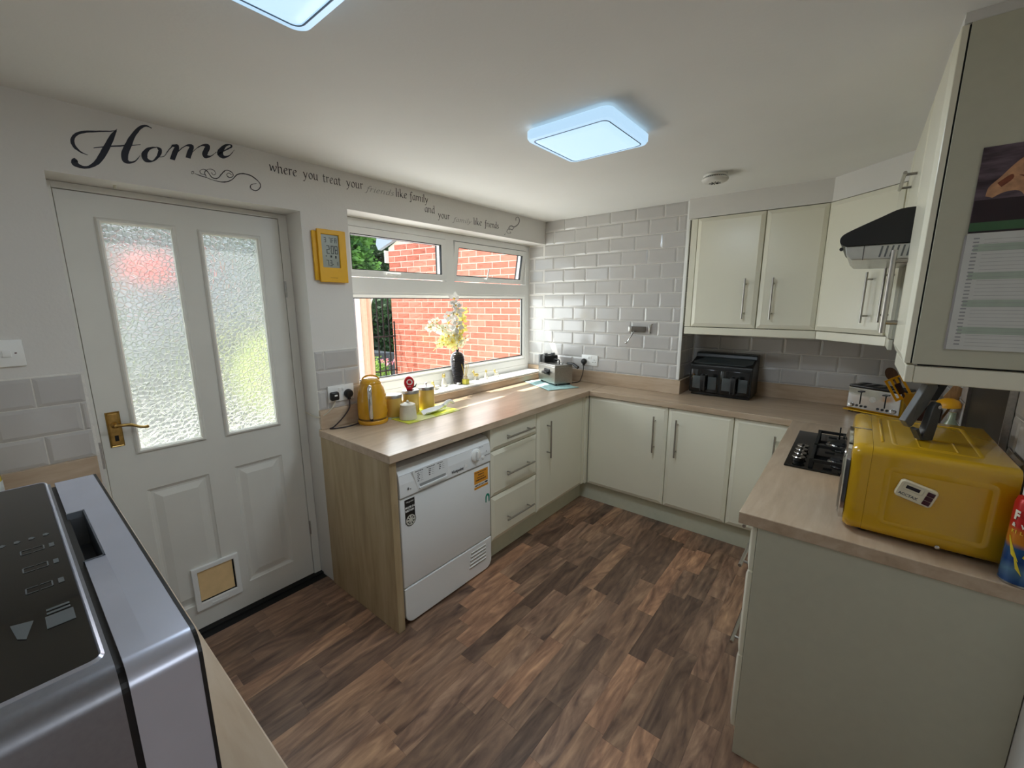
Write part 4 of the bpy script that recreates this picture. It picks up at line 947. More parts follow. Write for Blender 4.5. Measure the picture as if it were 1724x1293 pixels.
leafblade([(vx, vy - .10, 1.36), (vx, vy - .17, 1.40), (vx, vy - .225, 1.445)], .006)
# reed diffuser
dx, dy = -.062, -.917
c = thing('reed_diffuser', 'small yellow reed diffuser right of the dark vase', 'diffuser', (dx, dy, SZ))
part(MB().bbox(dx - .020, dy - .020, SZ, dx + .020, dy + .020, SZ + .040, .005), 'jar', plain('lime_jar', (222, 214, 92), .2), c)
part(MB().lathe((dx, dy, SZ + .040), [(.015, 0), (.015, .018), (.012, .020), (.0001, .020)], 18), 'collar', plain('tan_collar', (214, 196, 160), .5), c)
for a, b in ((-.05, .125), (-.012, .135), (.012, .13), (.03, .115)):
    part(MB().tube([(dx, dy + a * .1, SZ + .045), (dx + .008, dy + a * .9, SZ + b + .03)], .0016, 5), 'reed', plain('reed_yellow', (226, 196, 70), .6), c)
# pebble
tag(MB().ball((-.085, -.965, SZ + .009), .016, sx=.8, sy=1.2, sz=.55).build('pebble', plain('silver_pebble', (190, 190, 192), .25, .4), off=Vector((-.085, -.965, SZ))), 'smooth silver pebble at the foot of the vase', 'ornament')
# little animal figurines
FIG = plain('figurine_silver', (214, 210, 200), .35, .15, noise=.03); FIGG = plain('figurine_gold', (206, 184, 110), .35, .35, noise=.03)
def figurine(x, y, s, label, kind):
    c = thing('figurine', label, 'figurine', (x, y, SZ), 'small animal figurines on the sill'); z = SZ
    if kind == 'cat':
        part(MB().lathe((x, y, z), [(.0001, 0), (.013 * s, 0), (.017 * s, .008 * s), (.014 * s, .024 * s), (.009 * s, .040 * s), (.006 * s, .052 * s)], 16), 'animal_body', FIG, c)
        part(MB().ball((x, y, z + .060 * s), .010 * s, n=10).tube([(x, y - .006 * s, z + .066 * s), (x, y - .008 * s, z + .078 * s)], [.004 * s, .0005], 6).tube([(x, y + .006 * s, z + .066 * s), (x, y + .008 * s, z + .078 * s)], [.004 * s, .0005], 6), 'head', FIGG, c)
        part(MB().tube([(x, y + .010 * s, z + .004), (x, y + .03 * s, z + .004), (x, y + .045 * s, z + .010)], [.004 * s, .003 * s, .0012], 6), 'tail', FIG, c)
    elif kind == 'lying':
        part(MB().ball((x, y, z + .012 * s), .012 * s, sx=1, sy=2, n=12), 'animal_body', FIG, c)
        part(MB().tube([(x, y - .02 * s, z + .014 * s), (x, y - .03 * s, z + .038 * s)], [.006 * s, .004 * s], 8).ball((x, y - .033 * s, z + .044 * s), .009 * s, n=8), 'head', FIGG if s > 1 else FIG, c)
        for k in (-1, 1): part(MB().tube([(x + k * .008 * s, y - .012 * s, z + .008), (x + k * .009 * s, y - .034 * s, z + .003)], .003 * s, 6), 'leg', FIG, c)
    else:
        for a, b in ((-1, -1), (-1, 1), (1, -1), (1, 1)): part(MB().tube([(x + a * .007 * s, y + b * .013 * s, z + .001), (x + a * .005 * s, y + b * .011 * s, z + .024 * s)], [.003 * s, .004 * s], 6), 'leg', FIG, c)
        part(MB().ball((x, y, z + .028 * s), .011 * s, sx=.9, sy=1.7, n=12), 'animal_body', FIGG if kind == 'tall' else FIG, c)
        part(MB().tube([(x, y - .014 * s, z + .030 * s), (x, y - .022 * s, z + .046 * s)], .005 * s, 8).ball((x, y - .025 * s, z + .050 * s), .008 * s, n=8).tube([(x, y - .022 * s, z + .056 * s), (x, y - .018 * s, z + .064 * s)], [.003, .0006], 5), 'head', FIGG, c)
figurine(-.088, -1.170, 1.15, 'silver reclining animal figurine, nearest the canisters', 'lying')
figurine(-.115, -1.082, 1.28, 'seated cat figurine with a gold head left of the vase', 'cat')
figurine(-.130, -.735, 1.30, 'standing gold-backed animal figurine just right of the diffuser', 'tall')
figurine(-.098, -.655, .95, 'small pale seated figurine, second right of the diffuser', 'cat')
figurine(-.098, -.530, 1.05, 'pale four-legged figurine nearest the deep fryer', 'std')

# deep fat fryer on a cloth
CL = plain('teal_cloth', (172, 208, 206), .8, noise=.08, nscale=35, bump=.4)
c = MB(); ang = math.atan2(.131, -.268)
Fc = frame((.250, -.292, WT + .0006), (math.cos(ang), math.sin(ang), 0), (-math.sin(ang), math.cos(ang), 0), (0, 0, 1))
gr = [[(-.215 + .43 * i / 14, -.15 + .27 * j / 10, .001 + .0022 * (math.sin(i * 1.7 + j) + math.sin(j * 2.3 - i * .6) + 2) * .5) for i in range(15)] for j in range(11)]
vs_ = [p for r in gr for p in r]; fs_ = [(j * 15 + i, j * 15 + i + 1, (j + 1) * 15 + i + 1, (j + 1) * 15 + i) for j in range(10) for i in range(14)]
clo = tag(MB(Fc).add(vs_, fs_, True).build('cloth', CL, off=Vector((.25, -.28, WT))), 'crumpled pale teal cloth under the deep fryer', 'cloth')
sm_ = clo.modifiers.new('thick', 'SOLIDIFY'); sm_.thickness = .001
fz = WT + .006
Ff = frame((.335, -.333, fz), (-.268 / .298, .131 / .298, 0), (.131 / .298, .268 / .298, 0), (0, 0, 1))   # u back-left, v right-back
c = thing('deep_fryer', 'stainless steel deep fryer with black handles in the corner', 'deep fryer', tuple(Ff(.13, .08, 0)))
part(MB(Ff).box(0, 0, .012, .265, .165, .148), 'housing', STEEL, c, bevel=.004)
for u in (.02, .235):
    for v in (.02, .140): part(MB(Ff).box(u - .01, v - .01, 0, u + .01, v + .01, .0118), 'foot', BLACK, c)
part(MB(Ff).bbox(.004, .004, .1485, .262, .161, .160, .003), 'lid', STEEL, c)
part(MB(Ff).tube(catmull([(.075, .085, .160), (.075, .085, .186), (.085, .085, .192), (.145, .085, .192), (.155, .085, .186), (.155, .085, .160)], 3), .0055, 8), 'lid_handle', BLACK, c)
part(MB(Ff).bbox(.2655, .012, .03, .295, .153, .222, .006), 'control_box', GREYP, c)
part(MB(Ff).bbox(.205, .020, .161, .265, .150, .214, .006), 'control_head', BLACK, c)
for v in (.05, .12): part(MB(Ff).lathe((.240, v, .2145), [(.019, 0), (.018, .018), (.0001, .019)], 16), 'control_knob', GREYP, c)
part(MB(Ff).bbox(.08, -.030, .085, .165, -.0005, .103, .005).bbox(.08, -.006, .073, .165, -.0005, .122, .002), 'side_handle', BLACK, c)
part(MB(Ff).tube([(.06, .150, .165), (-.005, .168, .165), (-.055, .178, .142)], [.009, .011, .013], 10), 'basket_handle', BLACK, c)
part(MB(Ff).lathe((.06, .10, .161), [(.012, 0), (.012, .006), (.0001, .007)], 14), 'vent', CHROME, c)

# can opener on the tiled wall
FO = FY(-.0005)
c = thing('can_opener', 'steel wall-mounted can opener with a crank arm, on the grey tiles', 'can opener', (.86, 0, 1.34))
part(MB(FO).bbox(.792, 1.330, 0, .820, 1.372, .034, .003), 'clamp', STEEL, c)
part(MB(FO).prism([(.812, 1.330), (.920, 1.330), (.928, 1.372), (.812, 1.372)], .026, .032), 'front_plate', plain('dark_steel', (88, 82, 74), .4, .2), c, bevel=.001)
part(MB(FO).box(.812, 1.333, 0, .90, 1.369, .026), 'body', STEEL, c)
part(MB(FO).tube([(.845, 1.338, .033), (.845, 1.336, .046), (.800, 1.258, .050)], .005, 8), 'crank', CHROME, c)
part(MB(FO).tube([(.798, 1.254, .050), (.798, 1.252, .074)], [.008, .010], 12).ball((.798, 1.252, .076), .010, n=10), 'crank_knob', CHROME, c)
part(MB(FO).tube([(.955, 1.327, 0), (.955, 1.327, .024), (.965, 1.392, .024), (.965, 1.392, 0)], .0045, 8).bbox(.947, 1.330, .020, .958, 1.388, .028, .002), 'guard', STEEL, c)

# twin-drawer air fryer in the alcove
c = thing('air_fryer', 'black twin-drawer air fryer in the tiled alcove', 'air fryer', (1.45, .15, WT))
ax0, ax1 = 1.238, 1.634
FAF = frame((0, 0, 0), (0, 1, 0), (0, 0, 1), (1, 0, 0))
afp = catmull([(.058, WT + .020, 0), (.050, WT + .05, 0), (.048, WT + .12, 0), (.048, WT + .200, 0), (.053, WT + .220, 0), (.064, WT + .228, 0)], 4)
afp = [(p.x, p.y) for p in afp] + [(.176, WT + .262), (.182, WT + .286), (.190, WT + .292), (.260, WT + .295), (.270, WT + .282), (.270, WT + .020)]
part(MB(FAF).prism(afp, ax0, ax1), 'housing', plain('satin_black', (17, 18, 19), .35, noise=.03), c, bevel=.008)
part(MB().bbox(ax0 + .01, .075, WT + .0005, ax1 - .01, .262, WT + .019, .004), 'base', BLACK, c)
GLB = plain('panel_glass', (50, 57, 59), .2, spec=.6)
nrm_ = Vector((0, -.50, .866)); 
FPn = frame((0, .062, WT + .2275), (1, 0, 0), (0, .957, .290), (0, -.290, .957))
part(MB(FPn).prism([(ax0 + .022, .0), (ax1 - .045, .0), (ax1 - .012, .030), (ax1 - .012, .112), (ax0 + .075, .112), (ax0 + .014, .030)], -.001, .005), 'control_panel', GLB, c, bevel=.001)
for i, (u0, u1) in enumerate(((ax0 + .012, (ax0 + ax1) / 2 - .006), ((ax0 + ax1) / 2 + .006, ax1 - .012))):
    dr = part(MB().bbox(u0, .0455, WT + .030, u1, .0575, WT + .190, .005), 'drawer', BLACKG, c)
    um = (u0 + u1) / 2
    for a, b in ((u0 + .012, um - .024), (um + .024, u1 - .012)):
        part(MB().bbox(a, .0430, WT + .052, b, .0454, WT + .140, .001), 'window', plain('drawer_window', (74, 80, 82), .12, spec=.7), dr)
    part(MB().tube(catmull([(um - .014, .046, WT + .150), (um - .014, .012, WT + .150), (um - .012, .004, WT + .140), (um - .012, .002, WT + .06), (um - .012, .004, WT + .046), (um - .012, .046, WT + .040)], 3), .006, 8).tube(catmull([(um + .014, .046, WT + .150), (um + .014, .012, WT + .150), (um + .012, .004, WT + .140), (um + .012, .002, WT + .06), (um + .012, .004, WT + .046), (um + .012, .046, WT + .040)], 3), .006, 8).bbox(um - .014, -.002, WT + .048, um + .014, .008, WT + .152, .004), 'handle', BLACK, dr)

# four-slice toaster
c = thing('toaster', 'chrome-fronted yellow four-slice toaster in the right corner', 'toaster', (2.135, .140, WT + .0075), rz=math.atan2(-.11, .227))
c2 = c
MT = lambda: MB(FW)
tw, td, th = .262, .150, .156
part(MT().bbox(-.004, 0.002, .012, tw + .004, td, th - .004, .014, 3), 'casing', YEL, c, off=Vector())
part(MT().box(.004, -.006, .022, tw - .004, .0015, th - .012), 'front_plate', CHROME, c, off=Vector(), bevel=.002)
part(MT().bbox(.002, -.004, th - .0115, tw - .002, td - .01, th + .004, .004), 'top_plate', plain('toaster_top', (40, 38, 38), .2, .6), c, off=Vector())
for i in range(4):
    x = .030 + (i % 2) * .055 + (i // 2) * .115
    part(MT().box(x, .018, th + .0042, x + .026, td - .022, th + .0048), 'slot', DARK, c, off=Vector())
for x in (.070, .190):
    part(MT().box(x - .003, -.0068, .050, x + .003, -.0058, .122), 'lever_slot', DARK, c, off=Vector())
    part(MT().bbox(x - .013, -.024, .122, x + .013, -.0070, .130, .003), 'lever', BLACK, c, off=Vector())
for x in (.028, .232):
    part(MB(frame((x, -.006, .040), (1, 0, 0), (0, 0, 1), (0, -1, 0))).lathe((0, 0, 0), [(.013, .0005), (.013, .010), (.010, .014), (.0001, .015)], 18), 'knob', CHROME, c, off=Vector())
for x in (.056, .078, .100, .160, .182, .204):
    part(MB(frame((x, -.006, .040), (1, 0, 0), (0, 0, 1), (0, -1, 0))).lathe((0, 0, 0), [(.007, .0005), (.007, .003), (.005, .003), (.005, .0008)], 14), 'button', BLACK, c, off=Vector())
part(MB(frame((.130, -.0062, .088), (1, 0, 0), (0, 0, 1), (0, -1, 0))).lathe((0, 0, 0), [(.017, .0005), (.017, .0012), (.0155, .0012), (.0155, .0006)], 24), 'emblem_ring', STEEL, c, off=Vector())
part(MT().box(-.010, -.010, .004, tw + .006, td, .0115), 'base', YEL, c, off=Vector())
for x in (.02, tw - .02):
    for y in (.015, td - .02): part(MT().box(x - .008, y - .008, -.0068, x + .008, y + .008, .0039), 'foot', BLACK, c, off=Vector())

# utensil crock and its contents, behind the microwave
ux, uy = 2.425, -.33
c = thing('utensil_pot', 'dark utensil pot behind the yellow microwave', 'utensil pot', (ux, uy, WT))
part(MB().lathe((ux, uy, WT + .0005), [(.0001, 0), (.055, 0), (.060, .01), (.062, .155), (.058, .155), (.055, .012), (.0001, .010)], 30), 'pot', plain('brown_glaze', (58, 36, 30), .25, noise=.05), c)
def utensil(nm, label, tip, mat, head, hm=None, r=.005, base=None):
    b = Vector(base or (ux + (ux - tip[0]) * .22, uy + (uy - tip[1]) * .2, WT + .022)); t = Vector(tip)
    c = thing(nm, label, 'utensil', tuple(b), None)
    part(MB().tube([tuple(b), tuple(t)], r, 8), 'shaft', mat, c)
    part(head(t, (t - b).normalized()), 'head', hm or mat, c)
BW = wood('brown_spoon_wood', [(70, 48, 32), (92, 64, 44), (112, 80, 56)], (20, 20, 5), .5); LWD = wood('beech_wood', [(150, 110, 70), (176, 134, 88), (196, 154, 106)], (20, 20, 5), .5)
def spoonhead(sx_, sz_): return lambda t, d: MB(frame(t + d * sz_ * .8, d, Vector((.35, -.94, 0)).cross(d).normalized(), Vector((.35, -.94, 0)))).lathe((0, 0, 0), [(.0001, -.003), (sx_ * .8, -.001), (sx_, .003), (.0001, .002)], 18, sx=sz_ / sx_, sy=1)
utensil('wooden_spoon', 'dark wooden spoon leaning left out of the utensil pot', (2.300, -.36, 1.180), BW, spoonhead(.024, .036))
def flatblade(w_, h_, slots=0):
    def f(t, d):
        s = Vector((.3, -.95, 0)).cross(d).normalized(); Fb = frame(t, s, d, Vector((.3, -.95, 0))); mb_ = MB(Fb)
        if slots:
            n = slots; g = w_ / (2 * n - 1)
            for k in range(n): mb_.box(-w_ / 2 + 2 * k * g, .012, -.0015, -w_ / 2 + (2 * k + 1) * g, h_, .0015)
            mb_.box(-w_ / 2, 0, -.0015, w_ / 2, .012, .0015).box(-w_ / 2, h_ - .008, -.0015, w_ / 2, h_, .0015)
        else: mb_.bbox(-w_ / 2, 0, -.0025, w_ / 2, h_, .0025, .002)
        return mb_
    return f
utensil('slotted_turner', 'yellow slotted turner in the utensil pot', (2.345, -.37, 1.095), YELK, flatblade(.070, .115, 4))
utensil('serving_spoon', 'yellow serving spoon low beside the slotted turner', (2.372, -.40, 1.075), YELK, spoonhead(.026, .036))
utensil('spatula', 'slim dark spatula crossing the yellow turner', (2.335, -.38, 1.120), plain('dark_brown', (46, 26, 22), .4), flatblade(.024, .055))
utensil('steel_spoon', 'grey steel spoon leaning over the toaster', (2.318, -.33, 1.150), STEEL, spoonhead(.020, .028))
utensil('ladle', 'yellow ladle with a round cup, right of the grey bracket', (2.468, -.37, 1.075), YELK, lambda t, d: MB(frame(t + Vector((.025, 0, .002)), (1, 0, .08), (0, 1, 0), (0, 0, 1))).lathe((0, 0, 0), [(.046, 0), (.044, .012), (.036, .028), (.018, .038), (.0001, .040), ], 24))
utensil('wooden_spatula', 'beech spatula standing behind the yellow ladle', (2.500, -.31, 1.100), LWD, flatblade(.05, .07))
utensil('wooden_fork', 'second beech utensil right of the spatula', (2.512, -.29, 1.06), LWD, flatblade(.03, .10), base=(2.45, -.36, WT + .03))
c = thing('oil_bottle', 'glass oil bottle beside the utensil pot', 'bottle', (2.505, -.46, WT))
part(MB().lathe((2.500, -.470, WT + .0005), [(.0001, 0), (.026, 0), (.028, .006), (.028, .11), (.012, .145), (.011, .175), (.0001, .176)], 20), 'bottle_body', plain('pale_green_glass', (150, 158, 130), .1, spec=.7), c)

# folding grey bracket standing on the microwave
BR = plain('graphite', (72, 74, 76), .35, .2, noise=.02); BRL = plain('graphite_light', (104, 106, 108), .35, .2, noise=.02)
bz = mz1 + .0015
c = thing('folding_stand', 'grey hinged folding stand on top of the yellow microwave', 'stand', (2.31, -1.42, bz))
Fa = frame((2.318, -1.420, bz), Vector((.775, .632, 0)), (0, 0, 1), Vector((.632, -.775, 0)))
part(MB(Fa).prism([(-.014, 0), (.018, 0), (.024, .045), (.027, .100), (.021, .110), (.012, .110), (.004, .098), (.0, .080)], -.010, .010), 'front_leg', BR, c, bevel=.002)
part(MB(Fa).prism([(-.053, .052), (-.036, .032), (-.028, .036), (.004, .093), (.027, .151), (.024, .158), (-.005, .158), (-.024, .115)], -.030, -.0102), 'rear_arm', BRL, c, bevel=.002)
part(MB(Fa).prism([(.012, .112), (.030, .112), (.053, .158), (.028, .158)], -.0300, -.0102), 'back_plate', BLACK, c, bevel=.001)
part(MB(Fa).prism([(-.016, .0005), (-.010, .0005), (-.028, .036), (-.036, .032)], -.0100, .010), 'rear_foot', BR, c, bevel=.001)
part(MB(Fa).prism([(-.030, .060), (-.012, .075), (-.006, .108), (-.024, .100)], -.0101, -.0096), 'label_plate', GREYP, c)
part(MB(Fa).lathe((.018, .098, 0), [(.0055, .0100), (.0055, .0125), (.0001, .0135)], 12), 'hinge_screw', CHROME, c)

# fly spray can at the right edge
cx_, cy_ = 2.513, -1.610
c = thing('aerosol_can', 'red, yellow and blue insect spray can at the right edge of the worktop', 'aerosol can', (2.496, -1.625, WT))
cx_, cy_, cr_ = 2.496, -1.625, .031
m_, t_, p_ = _new('can_print'); N_ = t_.nodes; L_ = t_.links; tc_ = N_.new('ShaderNodeTexCoord'); sp_ = N_.new('ShaderNodeSeparateXYZ'); L_.new(tc_.outputs['Object'], sp_.inputs[0])
mr_ = N_.new('ShaderNodeMapRange'); mr_.inputs[1].default_value = 0; mr_.inputs[2].default_value = .22; L_.new(sp_.outputs['Z'], mr_.inputs[0])
nz_ = N_.new('ShaderNodeTexNoise'); nz_.inputs['Scale'].default_value = 30; L_.new(tc_.outputs['Object'], nz_.inputs['Vector'])
ad_ = N_.new('ShaderNodeMath'); ad_.operation = 'MULTIPLY_ADD'; ad_.inputs[1].default_value = .06; L_.new(nz_.outputs['Fac'], ad_.inputs[0]); L_.new(mr_.outputs[0], ad_.inputs[2])
rp_ = N_.new('ShaderNodeValToRGB'); L_.new(ad_.outputs[0], rp_.inputs[0]); e_ = rp_.color_ramp.elements
e_[0].position = 0; e_[0].color = srgb(24, 52, 104); e_[1].position = 1; e_[1].color = srgb(190, 30, 34)
for q_, cc_ in ((.08, (40, 84, 140)), (.20, (90, 130, 160)), (.30, (30, 70, 130)), (.44, (40, 90, 140)), (.50, (206, 130, 40)), (.60, (204, 120, 40)), (.68, (190, 40, 36))): k_ = e_.new(q_); k_.color = srgb(*cc_)
L_.new(rp_.outputs[0], p_.inputs['Base Color']); p_.inputs['Roughness'].default_value = .25; p_.inputs['Metallic'].default_value = .2
part(MB().lathe((cx_, cy_, WT + .0005), [(.0001, 0), (cr_ - .002, 0), (cr_, .003), (cr_, .198), (cr_ * .9, .208), (cr_ * .6, .214)], 32), 'can_body', m_, c)
part(MB().lathe((cx_, cy_, WT + .0005), [(cr_ + .0006, .001), (cr_ + .0008, .005)], 32), 'rim', STEEL, c)
part(MB().lathe((cx_, cy_, WT + .2155), [(cr_ * .72, 0), (cr_ * .72, .03), (.010, .036), (.0001, .036)], 24), 'cap', plain('can_cap', (220, 220, 214), .4), c)
FCn = lambda a, z: frame((cx_ + (cr_ + .0006) * math.cos(a), cy_ + (cr_ + .0006) * math.sin(a), z), (-math.sin(a), math.cos(a), 0), (0, 0, 1), (math.cos(a), math.sin(a), 0))
A0 = math.atan2(-1.45, -.38)
for k, ch_ in enumerate('FLY'): text(ch_, .030, FCn(A0 - .95 + k * .62, WT + .160), plain('can_white', (236, 230, 214), .4), c, bold=.0012)
for k, ch_ in enumerate('& WASP'): text(ch_, .013, FCn(A0 - .95 + k * .28, WT + .142), MATS['can_white'], c, bold=.0005)
for k, ch_ in enumerate('KILLER'): text(ch_, .011, FCn(A0 - .90 + k * .26, WT + .127), plain('can_gold', (226, 190, 60), .4), c, bold=.0003)
bolt = MB()
for (q1, q2, q3) in (((-.9, .118), (-.15, .062), (-.55, .075)), ((-.5, .088), (.15, .030), (-.2, .045)), ((.5, .122), (.0, .075), (.25, .070))):
    pts = []
    for a, z in (q1, q2, q3): pts.append((cx_ + (cr_ + .0026) * math.cos(A0 + a), cy_ + (cr_ + .0026) * math.sin(A0 + a), WT + z))
    ctr_ = [(cx_ + (cr_ + .0002) * math.cos(A0 + a), cy_ + (cr_ + .0002) * math.sin(A0 + a), WT + z) for a, z in (q1, q2, q3)]
    bolt.rings([pts, ctr_])
part(bolt, 'lightning_print', plain('can_yellow', (228, 206, 50), .4), c)

# ================================================================== CALENDAR
c = thing('calendar', 'wall calendar with a dog photograph hung on the near cabinet end', 'calendar', (2.36, -1.524, 1.43))
FK = FY(-1.5235)
m_, t_, p_ = _new('calendar_photo'); N_ = t_.nodes; L_ = t_.links; tc_ = N_.new('ShaderNodeTexCoord'); mp_ = N_.new('ShaderNodeMapping'); mp_.inputs['Rotation'].default_value = (0, R(35), 0); mp_.inputs['Scale'].default_value = (8, 8, 40)
L_.new(tc_.outputs['Object'], mp_.inputs[0]); nz_ = N_.new('ShaderNodeTexNoise'); nz_.inputs['Scale'].default_value = 1.5; nz_.inputs['Detail'].default_value = 6; L_.new(mp_.outputs[0], nz_.inputs['Vector'])
rp_ = N_.new('ShaderNodeValToRGB'); rp_.color_ramp.elements[0].position = .35; rp_.color_ramp.elements[0].color = srgb(40, 24, 34); rp_.color_ramp.elements[1].position = .7; rp_.color_ramp.elements[1].color = srgb(116, 98, 110)
L_.new(nz_.outputs['Fac'], rp_.inputs[0]); L_.new(rp_.outputs[0], p_.inputs['Base Color']); p_.inputs['Roughness'].default_value = .4
u0, u1, v0, v1, vm = 2.3155, 2.535, 1.430, 1.905, 1.712
ph = part(MB(FK).box(u0, vm, .0002, u1, v1, .0022), 'photo_leaf', m_, c)
part(MB(FK).box(u0 + .001, vm, .0022, u1, vm + .075, .0025), 'picture_shadow', plain('photo_dark', (34, 14, 24), .5), ph)
part(MB(FK).box(u0 + .0005, vm + .004, .0025, u1, vm + .024, .0028), 'picture_band', plain('photo_green', (58, 96, 62), .5), ph)
DOG = plain('photo_tan', (188, 140, 104), .5, noise=.12, nscale=60); DOGL = plain('photo_pale', (214, 190, 164), .5, noise=.1, nscale=60); DOGD = plain('photo_rust', (120, 60, 36), .5, noise=.1, nscale=60)
hx = lambda P_: [(p.x, p.y) for p in catmull([(a, b, 0) for a, b in P_], 4)]
part(MB(FK).prism(hx([(2.333, 1.795), (2.336, 1.815), (2.352, 1.835), (2.372, 1.862), (2.395, 1.880), (2.44, 1.885), (2.49, 1.870), (2.505, 1.830), (2.49, 1.79), (2.44, 1.765), (2.405, 1.778), (2.385, 1.800), (2.362, 1.800), (2.345, 1.790)]), .0022, .0031), 'picture_dog', DOG, ph)
part(MB(FK).prism(hx([(2.388, 1.868), (2.41, 1.872), (2.425, 1.850), (2.40, 1.838), (2.386, 1.848)]), .0031, .0034), 'picture_dog_brow', DOGL, ph)
part(MB(FK).prism(hx([(2.380, 1.835), (2.40, 1.832), (2.43, 1.836), (2.43, 1.826), (2.40, 1.822)]), .0031, .0034).prism(hx([(2.348, 1.822), (2.368, 1.838), (2.372, 1.828), (2.356, 1.812)]), .0031, .0034), 'picture_dog_shade', DOGD, ph)
gd = part(MB(FK).box(u0, v0, .0024, u1, vm - .001, .0048), 'date_leaf', plain('calendar_paper', (206, 206, 202), .6, noise=.01), c)
part(MB(FK).box(u0 - .004, v0 - .001, .0004, u0 + .02, vm - .004, .0016), 'back_leaf', plain('calendar_paper_grey', (176, 172, 172), .6), c)
GL_ = plain('calendar_green', (170, 182, 168), .6); LN = plain('calendar_rule', (158, 156, 158), .6)
for k in range(4): part(MB(FK).box(u0 + .014, v0 + .040 + k * .066, .0048, u1, v0 + .057 + k * .066, .0050), 'weekend_band', GL_, gd)
mbl = MB(FK); mbd = MB(FK)
for k in range(30):
    z = v0 + .010 + k * .0088
    mbl.box(u0 + .03, z, .0049, u1, z + .0007, .00505); mbd.box(u0 + .012, z + .002, .0050, u0 + .022, z + .0052, .0052)
part(mbl, 'ruled_lines', LN, gd); part(mbd, 'date_print', plain('calendar_ink', (150, 150, 152), .6), gd)

# ================================================================== WALL CLOCK
FC_ = FX(0)
c = thing('wall_clock', 'yellow digital weather clock left of the window', 'clock', (0, -1.93, 1.78))
part(MB(FC_).bbox(-2.012, 1.664, .001, -1.850, 1.902, .014, .004), 'back_case', YELM, c)
fcx = part(MB(FC_).holed([-1.992, -1.972, -1.880, -1.842], [1.655, 1.728, 1.888, 1.912], [(-1.972, 1.728, -1.880, 1.888)], .014, .026), 'front_case', YELM, c, bevel=.003)
part(MB(FC_).box(-1.973, 1.727, .0142, -1.879, 1.889, .018), 'screen', plain('lcd_grey', (150, 156, 146), .3), c)
SEG = {'0': 'abcdef', '1': 'bc', '2': 'abged', '3': 'abgcd', '7': 'abc', '8': 'abcdefg', 'F': 'aefg', 'R': 'aefgbc', 'I': 'ef'}
def seg(ch, u, v, w_, h_, mb_, t=.0022):
    S = {'a': (0, h_ - t, w_, h_), 'g': (0, h_ / 2 - t / 2, w_, h_ / 2 + t / 2), 'd': (0, 0, w_, t), 'f': (0, h_ / 2, t, h_), 'b': (w_ - t, h_ / 2, w_, h_), 'e': (0, 0, t, h_ / 2), 'c': (w_ - t, 0, w_, h_ / 2)}
    for s in SEG[ch]: a, b, cc, d = S[s]; mb_.box(u + a, v + b, .0180, u + cc, v + d, .0184)
LCD = plain('lcd_ink', (40, 44, 44), .5)
mb_ = MB(FC_)
for ch, u in (('3', -1.955), ('7', -1.930), ('F', -1.916), ('R', -1.900)): seg(ch, u, 1.850, .010, .024, mb_)
part(mb_, 'date_digits', LCD, c)
mb_ = MB(FC_)
for ch, u in (('2', -1.945), ('0', -1.922), ('8', -1.902)): seg(ch, u, 1.796, .015, .040, mb_, .0032)
mb_.box(-1.927, 1.808, .018, -1.9245, 1.811, .0184).box(-1.927, 1.822, .018, -1.9245, 1.825, .0184)
part(mb_, 'time_digits', LCD, c)
mb_ = MB(FC_)
for ch, u in (('7', -1.950), ('3', -1.933)): seg(ch, u, 1.737, .012, .028, mb_, .0026)
mb_.box(-1.918, 1.742, .018, -1.914, 1.747, .0184).box(-1.893, 1.740, .018, -1.890, 1.758, .0184).box(-1.952, 1.782, .018, -1.946, 1.786, .0184).box(-1.928, 1.778, .018, -1.919, 1.788, .0184).box(-1.903, 1.775, .018, -1.895, 1.788, .0184)
part(mb_, 'reading_digits', LCD, c)
part(MB(FC_).box(-1.94, 1.676, .0261, -1.90, 1.679, .0264), 'print', plain('clock_print', (180, 130, 10), .5), c)

# ================================================================== CEILING LIGHTS, ALARM
def ceiling_light(x0, y0, x1, y1, label, e):
    zt, zb = H - .012, H - .050
    c = thing('ceiling_light', label, 'ceiling light', ((x0 + x1) / 2, (y0 + y1) / 2, H - .05), 'square ceiling lights')
    part(MB().box(x0 + .05, y0 + .05, zt, x1 - .05, y1 - .05, H - .0005), 'mounting_plate', WHITEP, c)
    Fz = frame((0, 0, 0), (1, 0, 0), (0, 1, 0), (0, 0, 1))
    part(MB(Fz).rings([[(u, v, d) for u, v in rrect(x0 + i, y0 + i, x1 - i, y1 - i, .035 - i / 2)] for i, d in ((.004, zt), (0, zt - .004), (0, zb + .012), (.006, zb + .003), (.024, zb + .001), (.028, zb + .006))], True, True, smooth=True), 'rim', LAMPR, c)
    part(outline(frame((0, 0, zb + .0010), (1, 0, 0), (0, 1, 0), (0, 0, -1)), x0 + .022, y0 + .022, x1 - .022, y1 - .022, .024, .005, .0016), 'groove', plain('groove_grey_blue', (120, 140, 160), .5), c)
    part(MB(Fz).rings([[(u, v, d) for u, v in rrect(x0 + i, y0 + i, x1 - i, y1 - i, .03 - i / 3)] for i, d in ((.030, zb + .006), (.030, zb + .001), (.036, zb - .003), (.06, zb - .005))], True, True, smooth=True), 'diffuser', LAMP, c)
    lo_ = add_light('lamp_light', 'AREA', ((x0 + x1) / 2, (y0 + y1) / 2, zb - .008), e, (.78, .90, 1), x1 - x0 - .06, y1 - y0 - .06, (0, 0, -1)); lo_.parent = c; lo_.location = Vector(((x0 + x1) / 2, (y0 + y1) / 2, zb - .008)) - OFF[c.name]
    return c
ceiling_light(1.048, -1.660, 1.410, -1.302, 'square ceiling light in the middle of the kitchen ceiling', 9)
ceiling_light(1.048, -2.860, 1.410, -2.500, 'square ceiling light nearer the camera, cut by the picture top', 3)
ax, ay = 1.456, -.528
c = thing('smoke_alarm', 'round white smoke alarm on the ceiling', 'smoke alarm', (ax, ay, H))
